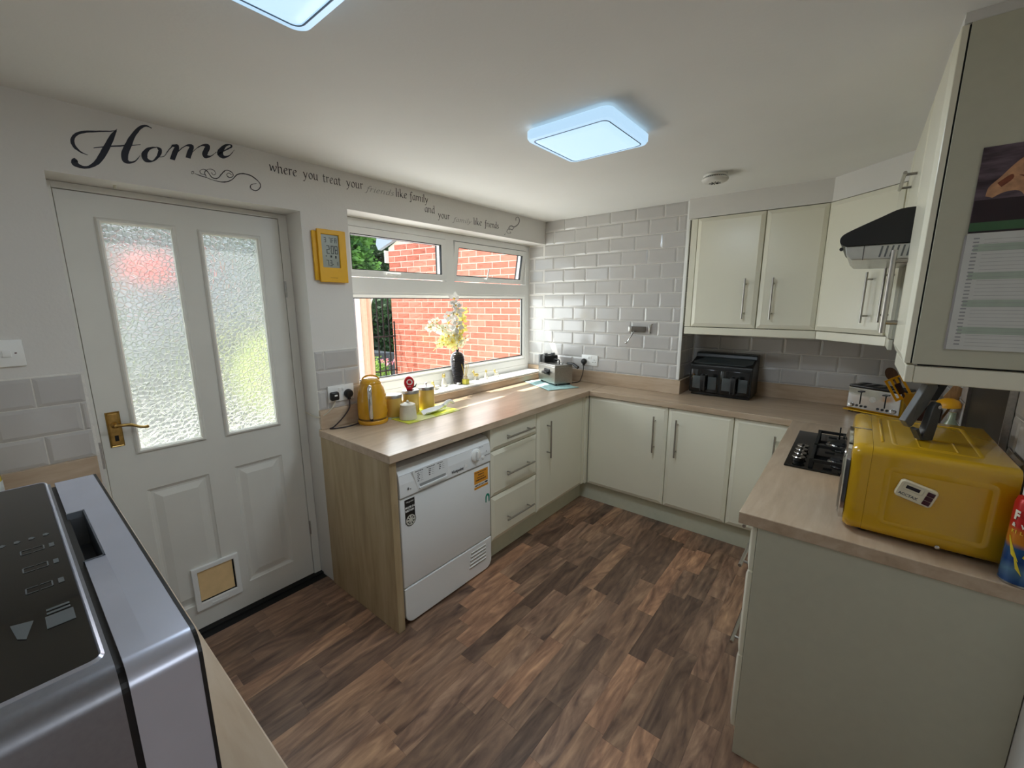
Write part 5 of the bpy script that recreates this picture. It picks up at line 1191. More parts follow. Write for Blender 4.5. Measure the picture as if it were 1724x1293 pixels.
AL = plain('alarm_white', (214, 212, 206), .45)
part(MB().lathe((ax, ay, H - .0005), [(.058, 0), (.060, -.006), (.056, -.012)], 36), 'base', AL, c)
part(MB().lathe((ax, ay, H - .012), [(.050, 0), (.050, -.008)], 36), 'vent_ring', plain('alarm_vent', (120, 118, 112), .6), c)
for k in range(30):
    t = 2 * math.pi * k / 30
    part(MB().box(-.0008, -.003, -.0205, .0008, .003, -.0115, fr=frame((ax + .0515 * math.cos(t), ay + .0515 * math.sin(t), H), (-math.sin(t), math.cos(t), 0), (math.cos(t), math.sin(t), 0), (0, 0, 1))), 'fin', AL, c)
part(MB().lathe((ax, ay, H - .0205), [(.064, 0), (.066, -.005), (.062, -.013), (.048, -.020), (.024, -.023), (.0001, -.024)], 36), 'cover', AL, c)
for k in range(10):
    t = 2 * math.pi * k / 10
    part(MB().tube([(ax + .008 * math.cos(t), ay + .008 * math.sin(t), H - .0442), (ax + .030 * math.cos(t), ay + .030 * math.sin(t), H - .0425)], .0022, 5), 'sounder_slot', DARK, c)
tag(MB(FX(-.075)).tube([(-2.70, DZ - .012, 0), (-2.70, DZ - .002, 0), (-2.70, DZ - .002, .012)], .004).build('curtain_hook', plain('hook_cream', (206, 200, 180), .5), off=Vector((-.075, -2.70, DZ - .012))), 'small cream hook under the top of the door recess', 'hook')
# ================================================================== WALL LETTERING (flat vinyl on wall_left), y/z in half millimetres
HOME=[([(-5536,4114),(-5542,4116),(-5550,4118),(-5558,4122),(-5566,4126),(-5574,4134),(-5580,4142),(-5586,4152),(-5590,4160),(-5592,4170),(-5592,4178),(-5592,4188),(-5590,4194),(-5588,4202),(-5584,4210),(-5578,4220),(-5570,4228),(-5562,4236),(-5550,4244),(-5536,4250),(-5522,4258),(-5506,4264),(-5492,4268),(-5474,4274),(-5458,4280),(-5438,4286),(-5418,4292),(-5398,4298),(-5384,4304),(-5372,4310),(-5364,4316),(-5360,4322),(-5356,4326)],[(-5536,4112),(-5542,4112),(-5552,4114),(-5562,4116),(-5570,4118),(-5580,4124),(-5588,4130),(-5598,4136),(-5604,4146),(-5608,4156),(-5612,4168),(-5612,4180),(-5610,4194),(-5604,4208),(-5596,4222),(-5586,4234),(-5576,4244),(-5564,4252),(-5550,4260),(-5536,4266),(-5520,4272),(-5506,4276),(-5490,4280),(-5472,4284),(-5456,4290),(-5438,4294),(-5418,4300),(-5398,4304),(-5384,4310),(-5374,4314),(-5366,4320),(-5362,4324),(-5358,4328)]),([(-5364,4322),(-5370,4314),(-5380,4304),(-5392,4290),(-5402,4276),(-5412,4258),(-5422,4240),(-5432,4220),(-5442,4202),(-5452,4184),(-5462,4166),(-5470,4148),(-5480,4130),(-5488,4116),(-5496,4100),(-5504,4088),(-5512,4076),(-5522,4064),(-5532,4054),(-5542,4044),(-5554,4038),(-5564,4036),(-5574,4036),(-5584,4040),(-5590,4044),(-5594,4050),(-5594,4056),(-5592,4062),(-5592,4060),(-5594,4054),(-5596,4056),(-5594,4062),(-5594,4066)],[(-5360,4318),(-5362,4310),(-5368,4296),(-5374,4280),(-5380,4264),(-5386,4248),(-5394,4230),(-5404,4210),(-5412,4190),(-5422,4170),(-5432,4150),(-5442,4132),(-5452,4114),(-5464,4096),(-5474,4082),(-5486,4066),(-5500,4054),(-5514,4042),(-5528,4034),(-5542,4026),(-5554,4022),(-5568,4018),(-5580,4018),(-5592,4018),(-5602,4020),(-5610,4022),(-5618,4026),(-5624,4032),(-5628,4044),(-5624,4062),(-5616,4072),(-5610,4076),(-5606,4078)]),([(-5154,4392),(-5160,4394),(-5168,4398),(-5176,4402),(-5186,4404),(-5196,4402),(-5206,4398),(-5218,4392),(-5230,4382),(-5242,4370),(-5254,4356),(-5266,4340),(-5278,4322),(-5290,4304),(-5302,4286),(-5312,4268),(-5320,4250),(-5330,4234),(-5338,4216),(-5346,4198),(-5354,4180),(-5358,4164),(-5360,4148),(-5360,4134),(-5358,4120),(-5352,4110),(-5344,4106),(-5334,4104),(-5324,4106),(-5316,4108),(-5304,4114),(-5294,4120),(-5284,4128),(-5274,4140),(-5264,4154),(-5256,4168),(-5250,4178)],[(-5158,4388),(-5162,4388),(-5172,4392),(-5180,4392),(-5188,4392),(-5196,4388),(-5204,4382),(-5212,4374),(-5220,4366),(-5230,4354),(-5238,4340),(-5248,4326),(-5258,4310),(-5266,4294),(-5274,4276),(-5282,4256),(-5288,4238),(-5296,4222),(-5304,4204),(-5310,4190),(-5314,4178),(-5318,4168),(-5320,4158),(-5322,4148),(-5322,4144),(-5324,4138),(-5324,4134),(-5322,4128),(-5320,4124),(-5314,4124),(-5304,4126),(-5296,4130),(-5286,4136),(-5278,4144),(-5268,4158),(-5258,4170),(-5252,4180)]),([(-5502,4164),(-5486,4170),(-5464,4178),(-5440,4186),(-5418,4194),(-5398,4200),(-5378,4206),(-5356,4212),(-5336,4220),(-5310,4228),(-5282,4238),(-5256,4248),(-5238,4254)],[(-5500,4170),(-5486,4176),(-5464,4184),(-5440,4194),(-5416,4204),(-5396,4210),(-5376,4216),(-5356,4222),(-5334,4230),(-5308,4236),(-5280,4244),(-5256,4252),(-5238,4258)]),([(-5146,4264),(-5156,4262),(-5168,4260),(-5182,4254),(-5196,4248),(-5210,4238),(-5222,4224),(-5234,4210),(-5242,4194),(-5244,4176),(-5242,4162),(-5236,4150),(-5228,4142),(-5218,4140),(-5206,4142),(-5194,4146),(-5182,4152),(-5170,4160),(-5158,4170),(-5146,4184),(-5136,4196),(-5128,4208),(-5120,4222),(-5116,4234),(-5114,4248),(-5116,4260),(-5124,4264),(-5132,4266),(-5136,4266),(-5140,4266),(-5144,4266),(-5146,4264),(-5146,4264)],[(-5146,4258),(-5156,4254),(-5168,4248),(-5180,4240),(-5190,4230),(-5196,4220),(-5202,4210),(-5206,4198),(-5208,4192),(-5208,4188),(-5208,4182),(-5210,4176),(-5208,4170),(-5206,4166),(-5200,4162),(-5192,4160),(-5184,4160),(-5174,4168),(-5166,4180),(-5158,4192),(-5150,4204),(-5146,4216),(-5142,4226),(-5140,4234),(-5138,4238),(-5136,4242),(-5138,4246),(-5140,4252),(-5142,4258),(-5144,4260),(-5144,4260),(-5146,4260),(-5146,4260)]),([(-5140,4194),(-5134,4196),(-5124,4198),(-5114,4202),(-5104,4208),(-5096,4218),(-5090,4230),(-5082,4242),(-5074,4254),(-5066,4266),(-5056,4276),(-5048,4286),(-5042,4294)],[(-5140,4200),(-5134,4200),(-5124,4202),(-5114,4206),(-5106,4210),(-5098,4220),(-5092,4232),(-5086,4244),(-5078,4256),(-5070,4268),(-5060,4280),(-5052,4292),(-5048,4298)]),([(-5050,4292),(-5042,4292),(-5032,4292),(-5026,4290),(-5028,4290),(-5030,4292),(-5036,4284),(-5042,4272),(-5050,4256),(-5056,4240),(-5062,4224),(-5068,4208),(-5072,4198)],[(-5048,4304),(-5040,4308),(-5028,4312),(-5014,4318),(-5002,4312),(-5002,4292),(-5006,4276),(-5014,4262),(-5018,4250),(-5024,4236),(-5032,4218),(-5038,4204),(-5042,4194)]),([(-5054,4198),(-5046,4210),(-5034,4230),(-5020,4250),(-5008,4266),(-4994,4282),(-4980,4298),(-4966,4310),(-4954,4318),(-4944,4320),(-4936,4320),(-4930,4316),(-4932,4314),(-4934,4316),(-4938,4308),(-4946,4294),(-4952,4280),(-4958,4266),(-4962,4254),(-4966,4242),(-4968,4234)],[(-5058,4200),(-5050,4212),(-5038,4232),(-5024,4252),(-5010,4270),(-4998,4286),(-4984,4302),(-4968,4314),(-4956,4326),(-4944,4334),(-4930,4340),(-4916,4342),(-4904,4336),(-4904,4318),(-4910,4302),(-4916,4286),(-4920,4274),(-4924,4264),(-4930,4250),(-4934,4240),(-4936,4232)]),([(-4950,4234),(-4940,4248),(-4928,4266),(-4914,4286),(-4900,4302),(-4886,4318),(-4870,4330),(-4856,4342),(-4844,4348),(-4834,4350),(-4824,4348),(-4820,4344),(-4824,4344),(-4826,4346),(-4832,4336),(-4840,4320),(-4848,4304),(-4852,4292),(-4852,4280),(-4848,4268),(-4840,4260),(-4828,4260),(-4816,4266),(-4804,4272),(-4792,4282),(-4780,4292),(-4768,4306),(-4756,4318),(-4748,4326)],[(-4954,4236),(-4944,4250),(-4932,4268),(-4916,4288),(-4902,4306),(-4888,4320),(-4874,4336),(-4858,4348),(-4846,4358),(-4832,4366),(-4818,4372),(-4802,4374),(-4790,4364),(-4792,4342),(-4800,4324),(-4808,4310),(-4812,4302),(-4812,4298),(-4814,4294),(-4816,4292),(-4818,4292),(-4818,4290),(-4812,4286),(-4804,4286),(-4794,4288),(-4784,4296),(-4770,4308),(-4758,4320),(-4750,4330)]),([(-4742,4310),(-4730,4318),(-4712,4330),(-4694,4344),(-4678,4356),(-4662,4366),(-4648,4378),(-4634,4386),(-4626,4396),(-4624,4408),(-4630,4414),(-4638,4414),(-4646,4414),(-4654,4412),(-4666,4410),(-4678,4404),(-4692,4394),(-4706,4382),(-4720,4366),(-4736,4348),(-4744,4328),(-4744,4308),(-4734,4296),(-4722,4290),(-4708,4288),(-4694,4292),(-4680,4300),(-4666,4310),(-4654,4320),(-4642,4334),(-4630,4350),(-4620,4366),(-4612,4376)],[(-4744,4312),(-4732,4322),(-4714,4336),(-4696,4350),(-4680,4364),(-4666,4376),(-4652,4386),(-4640,4396),(-4636,4402),(-4636,4402),(-4636,4404),(-4640,4406),(-4646,4406),(-4654,4402),(-4662,4396),(-4672,4388),(-4678,4380),(-4686,4366),(-4694,4350),(-4700,4338),(-4700,4332),(-4702,4332),(-4702,4326),(-4700,4320),(-4698,4314),(-4692,4312),(-4682,4314),(-4670,4318),(-4658,4326),(-4646,4336),(-4634,4352),(-4622,4366),(-4614,4378)])]
SWIRL=[([(-4944,4130),(-4942,4132),(-4938,4134),(-4934,4136),(-4932,4138),(-4930,4136),(-4930,4132),(-4930,4128),(-4930,4126),(-4932,4124),(-4934,4122),(-4936,4122),(-4938,4122),(-4940,4122),(-4940,4124),(-4942,4128),(-4942,4128)],[(-4946,4134),(-4942,4136),(-4938,4138),(-4934,4142),(-4930,4142),(-4926,4140),(-4926,4134),(-4926,4130),(-4928,4124),(-4930,4122),(-4934,4120),(-4938,4118),(-4940,4118),(-4942,4120),(-4944,4122),(-4944,4124),(-4946,4126)]),([(-4924,4124),(-4916,4122),(-4906,4120),(-4894,4116),(-4882,4114),(-4872,4112),(-4860,4112),(-4848,4110),(-4840,4110)],[(-4922,4126),(-4914,4126),(-4904,4124),(-4892,4122),(-4880,4120),(-4870,4118),(-4858,4116),(-4846,4116),(-4838,4114)]),([(-4850,4132),(-4856,4134),(-4864,4134),(-4872,4134),(-4878,4136),(-4880,4140),(-4882,4146),(-4882,4152),(-4880,4156),(-4876,4160),(-4868,4166),(-4862,4168),(-4854,4170),(-4848,4170),(-4844,4166),(-4838,4162),(-4832,4156),(-4826,4148),(-4820,4138),(-4814,4126),(-4806,4118),(-4796,4114),(-4786,4114),(-4774,4114),(-4764,4120),(-4754,4128),(-4744,4140),(-4734,4154),(-4726,4164),(-4718,4174),(-4708,4184),(-4700,4194),(-4692,4198),(-4684,4200),(-4672,4198),(-4662,4194),(-4654,4190),(-4650,4184),(-4648,4178),(-4648,4170),(-4648,4166),(-4652,4160),(-4660,4156),(-4668,4152),(-4676,4150),(-4680,4152),(-4686,4156),(-4690,4160),(-4692,4164),(-4690,4168),(-4686,4174),(-4682,4178),(-4676,4180),(-4672,4180),(-4666,4176),(-4662,4172),(-4658,4170)],[(-4850,4130),(-4856,4130),(-4866,4130),(-4874,4130),(-4880,4132),(-4884,4138),(-4886,4144),(-4886,4152),(-4882,4158),(-4876,4164),(-4870,4168),(-4862,4172),(-4854,4174),(-4846,4174),(-4840,4172),(-4834,4168),(-4828,4162),(-4822,4152),(-4816,4142),(-4810,4132),(-4802,4124),(-4794,4122),(-4784,4120),(-4774,4122),(-4766,4126),(-4758,4132),(-4748,4144),(-4740,4158),(-4730,4168),(-4722,4180),(-4712,4190),(-4704,4198),(-4692,4204),(-4682,4206),(-4670,4204),(-4658,4200),(-4650,4196),(-4646,4188),(-4642,4180),(-4642,4172),(-4644,4164),(-4650,4156),(-4660,4150),(-4668,4146),(-4676,4144),(-4684,4146),(-4690,4150),(-4694,4158),(-4696,4164),(-4694,4170),(-4688,4176),(-4682,4182),(-4676,4184),(-4670,4184),(-4664,4180),(-4658,4176),(-4656,4174)]),([(-4840,4108),(-4830,4106),(-4816,4102),(-4798,4100),(-4782,4098),(-4766,4096),(-4750,4096),(-4734,4096),(-4718,4098),(-4702,4104),(-4686,4110),(-4672,4120),(-4658,4130),(-4646,4142),(-4634,4156),(-4624,4168),(-4614,4178),(-4604,4184),(-4592,4190),(-4580,4194),(-4568,4196),(-4552,4198),(-4536,4198),(-4518,4196),(-4502,4192),(-4486,4184),(-4470,4174),(-4456,4164),(-4446,4154),(-4440,4144),(-4438,4134),(-4438,4126),(-4442,4116),(-4448,4108),(-4456,4098),(-4468,4088),(-4478,4084),(-4486,4082),(-4498,4084),(-4508,4088),(-4514,4094),(-4516,4098),(-4516,4106),(-4514,4114),(-4512,4120),(-4502,4126),(-4488,4132),(-4474,4136),(-4466,4140)],[(-4840,4112),(-4828,4110),(-4814,4106),(-4796,4104),(-4780,4102),(-4764,4102),(-4748,4102),(-4732,4104),(-4718,4108),(-4702,4112),(-4688,4118),(-4674,4126),(-4660,4136),(-4650,4146),(-4640,4158),(-4630,4172),(-4618,4184),(-4606,4192),(-4594,4198),(-4580,4202),(-4566,4206),(-4550,4206),(-4532,4206),(-4514,4204),(-4498,4200),(-4482,4192),(-4466,4182),(-4452,4170),(-4442,4158),(-4434,4148),(-4432,4138),(-4432,4126),(-4434,4116),(-4442,4104),(-4452,4092),(-4466,4082),(-4478,4076),(-4490,4076),(-4502,4078),(-4512,4082),(-4518,4088),(-4522,4096),(-4522,4106),(-4520,4114),(-4514,4124),(-4504,4130),(-4488,4136),(-4476,4140),(-4466,4144)]),([(-4842,4120),(-4844,4126),(-4848,4134),(-4850,4142),(-4850,4150),(-4846,4156),(-4840,4164),(-4832,4172),(-4824,4178),(-4814,4180),(-4806,4182),(-4796,4182),(-4790,4180),(-4784,4176),(-4778,4170),(-4774,4162),(-4774,4156),(-4776,4154),(-4782,4150),(-4788,4146),(-4792,4144),(-4796,4148),(-4798,4152),(-4800,4158),(-4802,4160)],[(-4846,4118),(-4848,4122),(-4852,4130),(-4854,4140),(-4854,4150),(-4850,4158),(-4842,4168),(-4832,4176),(-4824,4180),(-4814,4184),(-4804,4186),(-4796,4186),(-4788,4184),(-4780,4180),(-4776,4172),(-4772,4164),(-4770,4158),(-4774,4152),(-4780,4146),(-4788,4142),(-4794,4142),(-4798,4144),(-4802,4150),(-4804,4154),(-4806,4158)])]
FL2=[([(-792,4338),(-792,4348),(-792,4362),(-788,4374),(-774,4382),(-754,4390),(-742,4390),(-732,4382),(-724,4366),(-722,4346),(-728,4328),(-740,4310),(-756,4292),(-782,4274),(-814,4258),(-842,4248),(-864,4248),(-890,4254),(-922,4252),(-948,4240),(-968,4222),(-978,4206),(-976,4194),(-964,4184),(-956,4178)],[(-804,4336),(-806,4346),(-808,4362),(-802,4376),(-782,4390),(-756,4400),(-732,4400),(-716,4388),(-706,4370),(-702,4350),(-706,4328),(-718,4306),(-738,4286),(-766,4264),(-800,4246),(-838,4232),(-872,4232),(-900,4238),(-918,4238),(-934,4232),(-950,4218),(-960,4206),(-958,4200),(-950,4192),(-944,4186)]),([(-846,4242),(-858,4228),(-876,4208),(-892,4198),(-912,4198),(-940,4202),(-970,4200),(-996,4188),(-1014,4168),(-1024,4152),(-1020,4140),(-1008,4132),(-990,4126),(-966,4128),(-938,4132),(-916,4138),(-918,4148),(-930,4156),(-940,4162)],[(-832,4240),(-844,4224),(-862,4204),(-886,4186),(-918,4186),(-946,4192),(-968,4192),(-986,4182),(-1004,4166),(-1012,4152),(-1010,4144),(-1002,4136),(-988,4132),(-966,4134),(-938,4138),(-924,4142),(-926,4144),(-938,4152),(-948,4156)]),([(-1050,4118),(-1058,4116),(-1068,4110),(-1078,4106),(-1074,4100),(-1066,4096),(-1060,4096)],[(-1046,4114),(-1054,4110),(-1064,4106),(-1068,4104),(-1066,4104),(-1060,4102),(-1054,4102)])]
def vinyl(data, name, mat, label, cat='wall sticker'):
    mb_ = MB(FX(0)); k = .00004
    for i, (L_, R_) in enumerate(data):
        rings_ = [[(a[0] / 2000, a[1] / 2000, .0003), (b[0] / 2000, b[1] / 2000, .0003), (b[0] / 2000, b[1] / 2000, .0008 + i * k), (a[0] / 2000, a[1] / 2000, .0008 + i * k)] for a, b in zip(L_, R_)]
        mb_.rings(rings_)
    y = min(v.y for v in mb_.v); z = min(v.z for v in mb_.v)
    return tag(mb_.build(name, mat, off=Vector((0, y, z)), weld=False), label, cat)
vinyl(HOME, 'home_lettering', INK, 'large dark script vinyl word Home over the door')
vinyl(SWIRL, 'swirl_sticker', INKB, 'dark curly vinyl swirl under the word Home')
vinyl(FL2, 'swirl_sticker', INKG, 'small grey vinyl swirl at the right end of the wall quote')
# broad-nib letters: strokes on a grid where 1 = x-height
GL = {
 'w': (1.25, [[(.05, .95), (.18, .9), (.30, .05)], [(.30, .05), (.60, .92)], [(.60, .95), (.82, .05)], [(.82, .05), (1.12, .70), (1.10, 1.02)]]),
 'h': (.95, [[(.06, 1.62), (.16, 1.55), (.16, .02), (.22, .0)], [(.16, .72), (.42, .98), (.66, .82), (.68, .30), (.72, .02), (.82, .06)]]),
 'e': (.80, [[(.10, .48), (.46, .60), (.62, .80), (.42, 1.0), (.16, .74), (.12, .34), (.32, .0), (.64, .16)]]),
 'r': (.66, [[(.04, .90), (.16, .96), (.16, .0)], [(.16, .68), (.36, .98), (.56, .90)]]),
 'y': (.90, [[(.06, .98), (.18, .80), (.40, .10)], [(.76, 1.0), (.56, .44), (.36, -.14), (.14, -.52), (.02, -.46)]]),
 'o': (.86, [[(.40, 1.0), (.14, .74), (.14, .26), (.40, .0), (.68, .26), (.68, .74), (.40, 1.0)]]),
 'u': (.95, [[(.05, .92), (.15, .96), (.15, .22), (.34, .0), (.60, .22)], [(.66, 1.0), (.66, .10), (.78, .0)]]),
 't': (.66, [[(.24, 1.32), (.24, .20), (.38, .0), (.54, .10)], [(.02, .98), (.52, .98)]]),
 'a': (.88, [[(.62, .90), (.40, 1.0), (.14, .72), (.14, .20), (.30, .0), (.62, .30)], [(.64, 1.0), (.64, .14), (.78, .0)]]),
 'n': (.95, [[(.04, .90), (.16, .96), (.16, .0)], [(.16, .70), (.42, .98), (.66, .82), (.66, .10), (.80, .02)]]),
 'd': (.88, [[(.62, .90), (.40, 1.0), (.14, .72), (.14, .20), (.30, .0), (.62, .30)], [(.54, 1.62), (.64, 1.55), (.64, .14), (.78, .0)]]),
 'i': (.42, [[(.06, .90), (.17, .96), (.17, .12), (.30, .0)], [(.13, 1.34), (.20, 1.44)]]),
 'l': (.40, [[(.06, 1.60), (.16, 1.54), (.16, .12), (.28, .0)]]),
 'k': (.88, [[(.06, 1.62), (.16, 1.54), (.16, .0)], [(.62, .96), (.20, .50)], [(.24, .52), (.56, .08), (.78, .0)]]),
 'f': (.60, [[(.62, 1.42), (.44, 1.60), (.26, 1.30), (.26, -.30), (.14, -.50), (-.02, -.42)], [(.04, .96), (.50, .96)]]),
 'm': (1.42, [[(.04, .90), (.16, .96), (.16, .0)], [(.16, .70), (.38, .98), (.58, .82), (.58, .0)], [(.58, .70), (.84, .98), (1.08, .82), (1.08, .10), (1.22, .02)]]),
 's': (.68, [[(.54, .86), (.34, 1.0), (.14, .78), (.34, .52), (.56, .26), (.34, .0), (.06, .12)]])}
def word(w_, y0, y1, z0, z1, xh, mat, par, nib=.17, slant=0, ang=38, thin=.035):
    tot = sum(GL[c][0] for c in w_); mb_ = MB(FX(0)); sx_ = (y1 - y0) / (tot * 1.0); u = 0; lay = 0
    nb = Vector((math.cos(R(ang)), math.sin(R(ang)), 0)) * nib / 2
    for ch in w_:
        for S in GL[ch][1]:
            P_ = catmull([(a, b, 0) for a, b in S], 5) if len(S) > 2 else [Vector((a, b, 0)) for a, b in S]; rg = []
            for i, p in enumerate(P_):
                d = (P_[min(i + 1, len(P_) - 1)] - P_[max(i - 1, 0)]).normalized(); pr = Vector((-d.y, d.x, 0)); wd = abs(nb.dot(pr)); wd = max(wd, thin)
                if slant: wd = thin
                q1, q2 = p + pr * wd, p - pr * wd; out = []
                for q_ in (q1, q2):
                    yy = y0 + (u + q_.x + slant * q_.y) * sx_; f = (yy - y0) / (y1 - y0); out.append((yy, z0 + (z1 - z0) * f + q_.y * xh))
                a, b = out; e_ = .0007 + lay * .00003
                rg.append([(a[0], a[1], .0003), (b[0], b[1], .0003), (b[0], b[1], e_), (a[0], a[1], e_)])
            mb_.rings(rg); lay += 1
        u += GL[ch][0]
    return part(mb_, 'word', mat, par, weld=False)
q1 = thing('quote_lettering', 'upper line of the wall quote, where you treat your friends like family', 'wall sticker', (0, -1.7, 2.14))
q2 = thing('quote_lettering', 'lower line of the wall quote, and your family like friends', 'wall sticker', (0, -.95, 2.08))
for w_, a, b, z0, z1 in (('where', -2.174, -2.048, 2.136, 2.137), ('you', -2.022, -1.946, 2.139, 2.141), ('treat', -1.926, -1.828, 2.140, 2.141), ('your', -1.800, -1.702, 2.144, 2.147), ('like', -1.497, -1.415, 2.149, 2.150), ('family', -1.398, -1.258, 2.150, 2.152)):
    word(w_, a, b, z0, z1, .0265, INKB, q1)
word('friends', -1.690, -1.512, 2.141, 2.148, .018, INKG, q1, slant=.28, thin=.040)
for w_, a, b, z0, z1 in (('and', -1.290, -1.208, 2.097, 2.099), ('your', -1.184, -1.084, 2.078, 2.080), ('like', -.866, -.780, 2.080, 2.082), ('friends', -.752, -.600, 2.081, 2.084)):
    word(w_, a, b, z0, z1, .0265, INKB, q2)
word('family', -1.058, -.890, 2.074, 2.080, .018, INKG, q2, slant=.28, thin=.040)
# ================================================================== OUTSIDE
GZ = -.18
PAVE = plain('sunlit_paving', (188, 184, 174), .9, noise=.06, nscale=4, bump=.4)
gr_ = struct(MB().box(-22, -18, GZ - .1, -.301, 14, GZ).build('ground_outside', PAVE))
HB = plain('house_brick_inner', (176, 92, 74), .9, noise=.1)
# neighbour's brick gable wall
bw = struct(thing('neighbour_wall', 'red brick gable wall of the neighbouring building', 'wall', (-2.92, .485, GZ), rz=math.atan2(.292, 2.04))); del bw['category']
WL = 3.15
MORT = plain('pale_mortar', (240, 224, 208), .95, noise=.04, nscale=40)
zg = lambda x: 2.42 - GZ + (x + .05) * .44
part(MB(frame((0, 0, 0), (1, 0, 0), (0, 0, 1), (0, -1, 0))).prism([(0, 0), (WL, 0), (WL, zg(WL)), (0, zg(0) - .16)], -.25, -.003), 'mortar_core', MORT, bw, off=Vector())
m_, t_, p_ = _new('red_brick'); N_ = t_.nodes; L_ = t_.links
oi_ = N_.new('ShaderNodeObjectInfo'); rp_ = N_.new('ShaderNodeValToRGB'); e_ = rp_.color_ramp.elements; e_[0].color = srgb(206, 118, 98); e_[1].color = srgb(226, 144, 124); k_ = e_.new(.5); k_.color = srgb(214, 126, 106)
L_.new(oi_.outputs['Random'], rp_.inputs[0]); tc_ = N_.new('ShaderNodeTexCoord'); mp_ = N_.new('ShaderNodeMapping'); mp_.inputs['Scale'].default_value = (8, 8, 40); L_.new(tc_.outputs['Object'], mp_.inputs[0])
nz_ = N_.new('ShaderNodeTexNoise'); nz_.inputs['Scale'].default_value = 1.5; nz_.inputs['Detail'].default_value = 4; L_.new(mp_.outputs[0], nz_.inputs['Vector'])
r2_ = N_.new('ShaderNodeValToRGB'); r2_.color_ramp.elements[0].position = .3; r2_.color_ramp.elements[0].color = (.72, .66, .62, 1); r2_.color_ramp.elements[1].position = .5; r2_.color_ramp.elements[1].color = (1, 1, 1, 1)
ad_ = N_.new('ShaderNodeVectorMath'); ad_.operation = 'ADD'; L_.new(mp_.outputs[0], ad_.inputs[0]); L_.new(oi_.outputs['Location'], ad_.inputs[1]); L_.new(ad_.outputs[0], nz_.inputs['Vector'])
L_.new(nz_.outputs['Fac'], r2_.inputs[0]); mx_ = N_.new('ShaderNodeMix'); mx_.data_type = 'RGBA'; mx_.blend_type = 'MULTIPLY'; mx_.inputs[0].default_value = 1; L_.new(rp_.outputs[0], mx_.inputs[6]); L_.new(r2_.outputs[0], mx_.inputs[7]); L_.new(mx_.outputs[2], p_.inputs['Base Color']); p_.inputs['Roughness'].default_value = .9
b_ = N_.new('ShaderNodeBump'); b_.inputs['Strength'].default_value = .6; b_.inputs['Distance'].default_value = .004; L_.new(nz_.outputs['Fac'], b_.inputs['Height']); L_.new(b_.outputs[0], p_.inputs['Normal'])
BRK = m_; bm_cache = {}
def brick(a, b, z, h=.065):
    k = (round(b - a, 3), h)
    if k not in bm_cache:
        o = MB(frame((0, 0, 0), (1, 0, 0), (0, 0, 1), (0, -1, 0))).loft(0, 0, b - a, h, [(0, -.004), (0, -.001), (.002, 0)], cap0=False).build('brick', BRK, bw, off=Vector()); bm_cache[k] = o.data
    else:
        o = bpy.data.objects.new('brick', bm_cache[k]); COL.objects.link(o); o.parent = bw
    o.location = (a, -.0 + random.uniform(-.001, .001), z)
zlow = .55          # below this the worktop side of the window hides the wall
nbk = 0; rest = []
row = 0
while True:
    z = zlow + row * .075
    if z > 2.9: break
    off_ = .1125 if row % 2 else 0
    x = -off_
    while x < WL - .03:
        a, b = max(x, 0), min(x + .215, WL); x += .225
        if b - a < .05 or z + .065 > zg(a) - .17 or z > 2.50 - GZ * 0 + .0: continue
        if a < 2.30 and .66 < z < 2.66: brick(a, b, z); nbk += 1
        else: rest.append((a, b, z))
    row += 1
# lower courses and hidden gable joined in one piece
lo = MB(frame((0, 0, 0), (1, 0, 0), (0, 0, 1), (0, -1, 0)))
for r in range(7):
    x = -(.1125 if r % 2 else 0)
    while x < WL - .03:
        a, b = max(x, 0), min(x + .215, WL); x += .225
        if b - a > .05: lo.loft(a, .02 + r * .075, b, .085 + r * .075, [(0, -.004), (0, -.001), (.002, 0)], cap0=False)
for a, b, z in rest: lo.loft(a, z, b, z + .065, [(0, -.004), (0, -.001), (.002, 0)], cap0=False)
o_ = part(lo, 'outer_brickwork', BRK, bw, off=Vector()); o_['kind'] = 'stuff'
# barge board of the neighbour's roof
BG = plain('grey_barge_board', (150, 162, 178), .5, noise=.02)
c = thing('barge_board', 'blue grey barge board and verge of the neighbouring roof', 'roof edge', (-2.92, .485, GZ), rz=math.atan2(.292, 2.04))
part(MB(frame((0, 0, 0), (1, 0, 0), (0, 0, 1), (0, -1, 0))).prism([(-.13, zg(-.13) - .13), (.42, zg(.42) - .17), (WL, zg(WL) - .17), (WL, zg(WL) + .12), (-.02, zg(-.02) + .15), (-.15, zg(-.15) + .04), (-.17, zg(-.17) - .04)], .002, .06), 'board', BG, c, off=Vector())
part(MB().box(-.02, -.06, zg(0) - .36, .0, .0, zg(0) - .20), 'eaves_end', WHITEP, c, off=Vector())
# white and peach posts at the left
POST = plain('peach_render_post', (232, 196, 172), .7, noise=.03); WPN = plain('white_fence_panel', (236, 234, 230), .6, noise=.03)
c = thing('gate_post', 'peach gate post with a white pyramid cap outside the window', 'post', (-2.60, -.13, GZ))
part(MB().box(-2.66, -.185, GZ, -2.54, -.075, 1.86), 'shaft', POST, c, bevel=.006)
part(MB().box(-2.5399, -.140, GZ, -2.532, -.115, 1.84), 'groove_strip', plain('peach_dark', (214, 172, 148), .7), c)
part(MB().rings([[(x0, y0, z), (x1, y0, z), (x1, y1, z), (x0, y1, z)] for x0, y0, x1, y1, z in ((-2.69, -.215, -2.51, -.045, 1.861), (-2.69, -.215, -2.51, -.045, 1.885), (-2.61, -.135, -2.59, -.12, 1.935))]), 'cap', plain('cap_white', (240, 226, 216), .6), c)
c = thing('fence_panel', 'white perforated fence panel left of the peach post', 'fence', (-2.6, -.25, GZ))
part(MB().box(-2.63, -.75, GZ, -2.60, -.188, 1.80), 'panel_sheet', WPN, c)
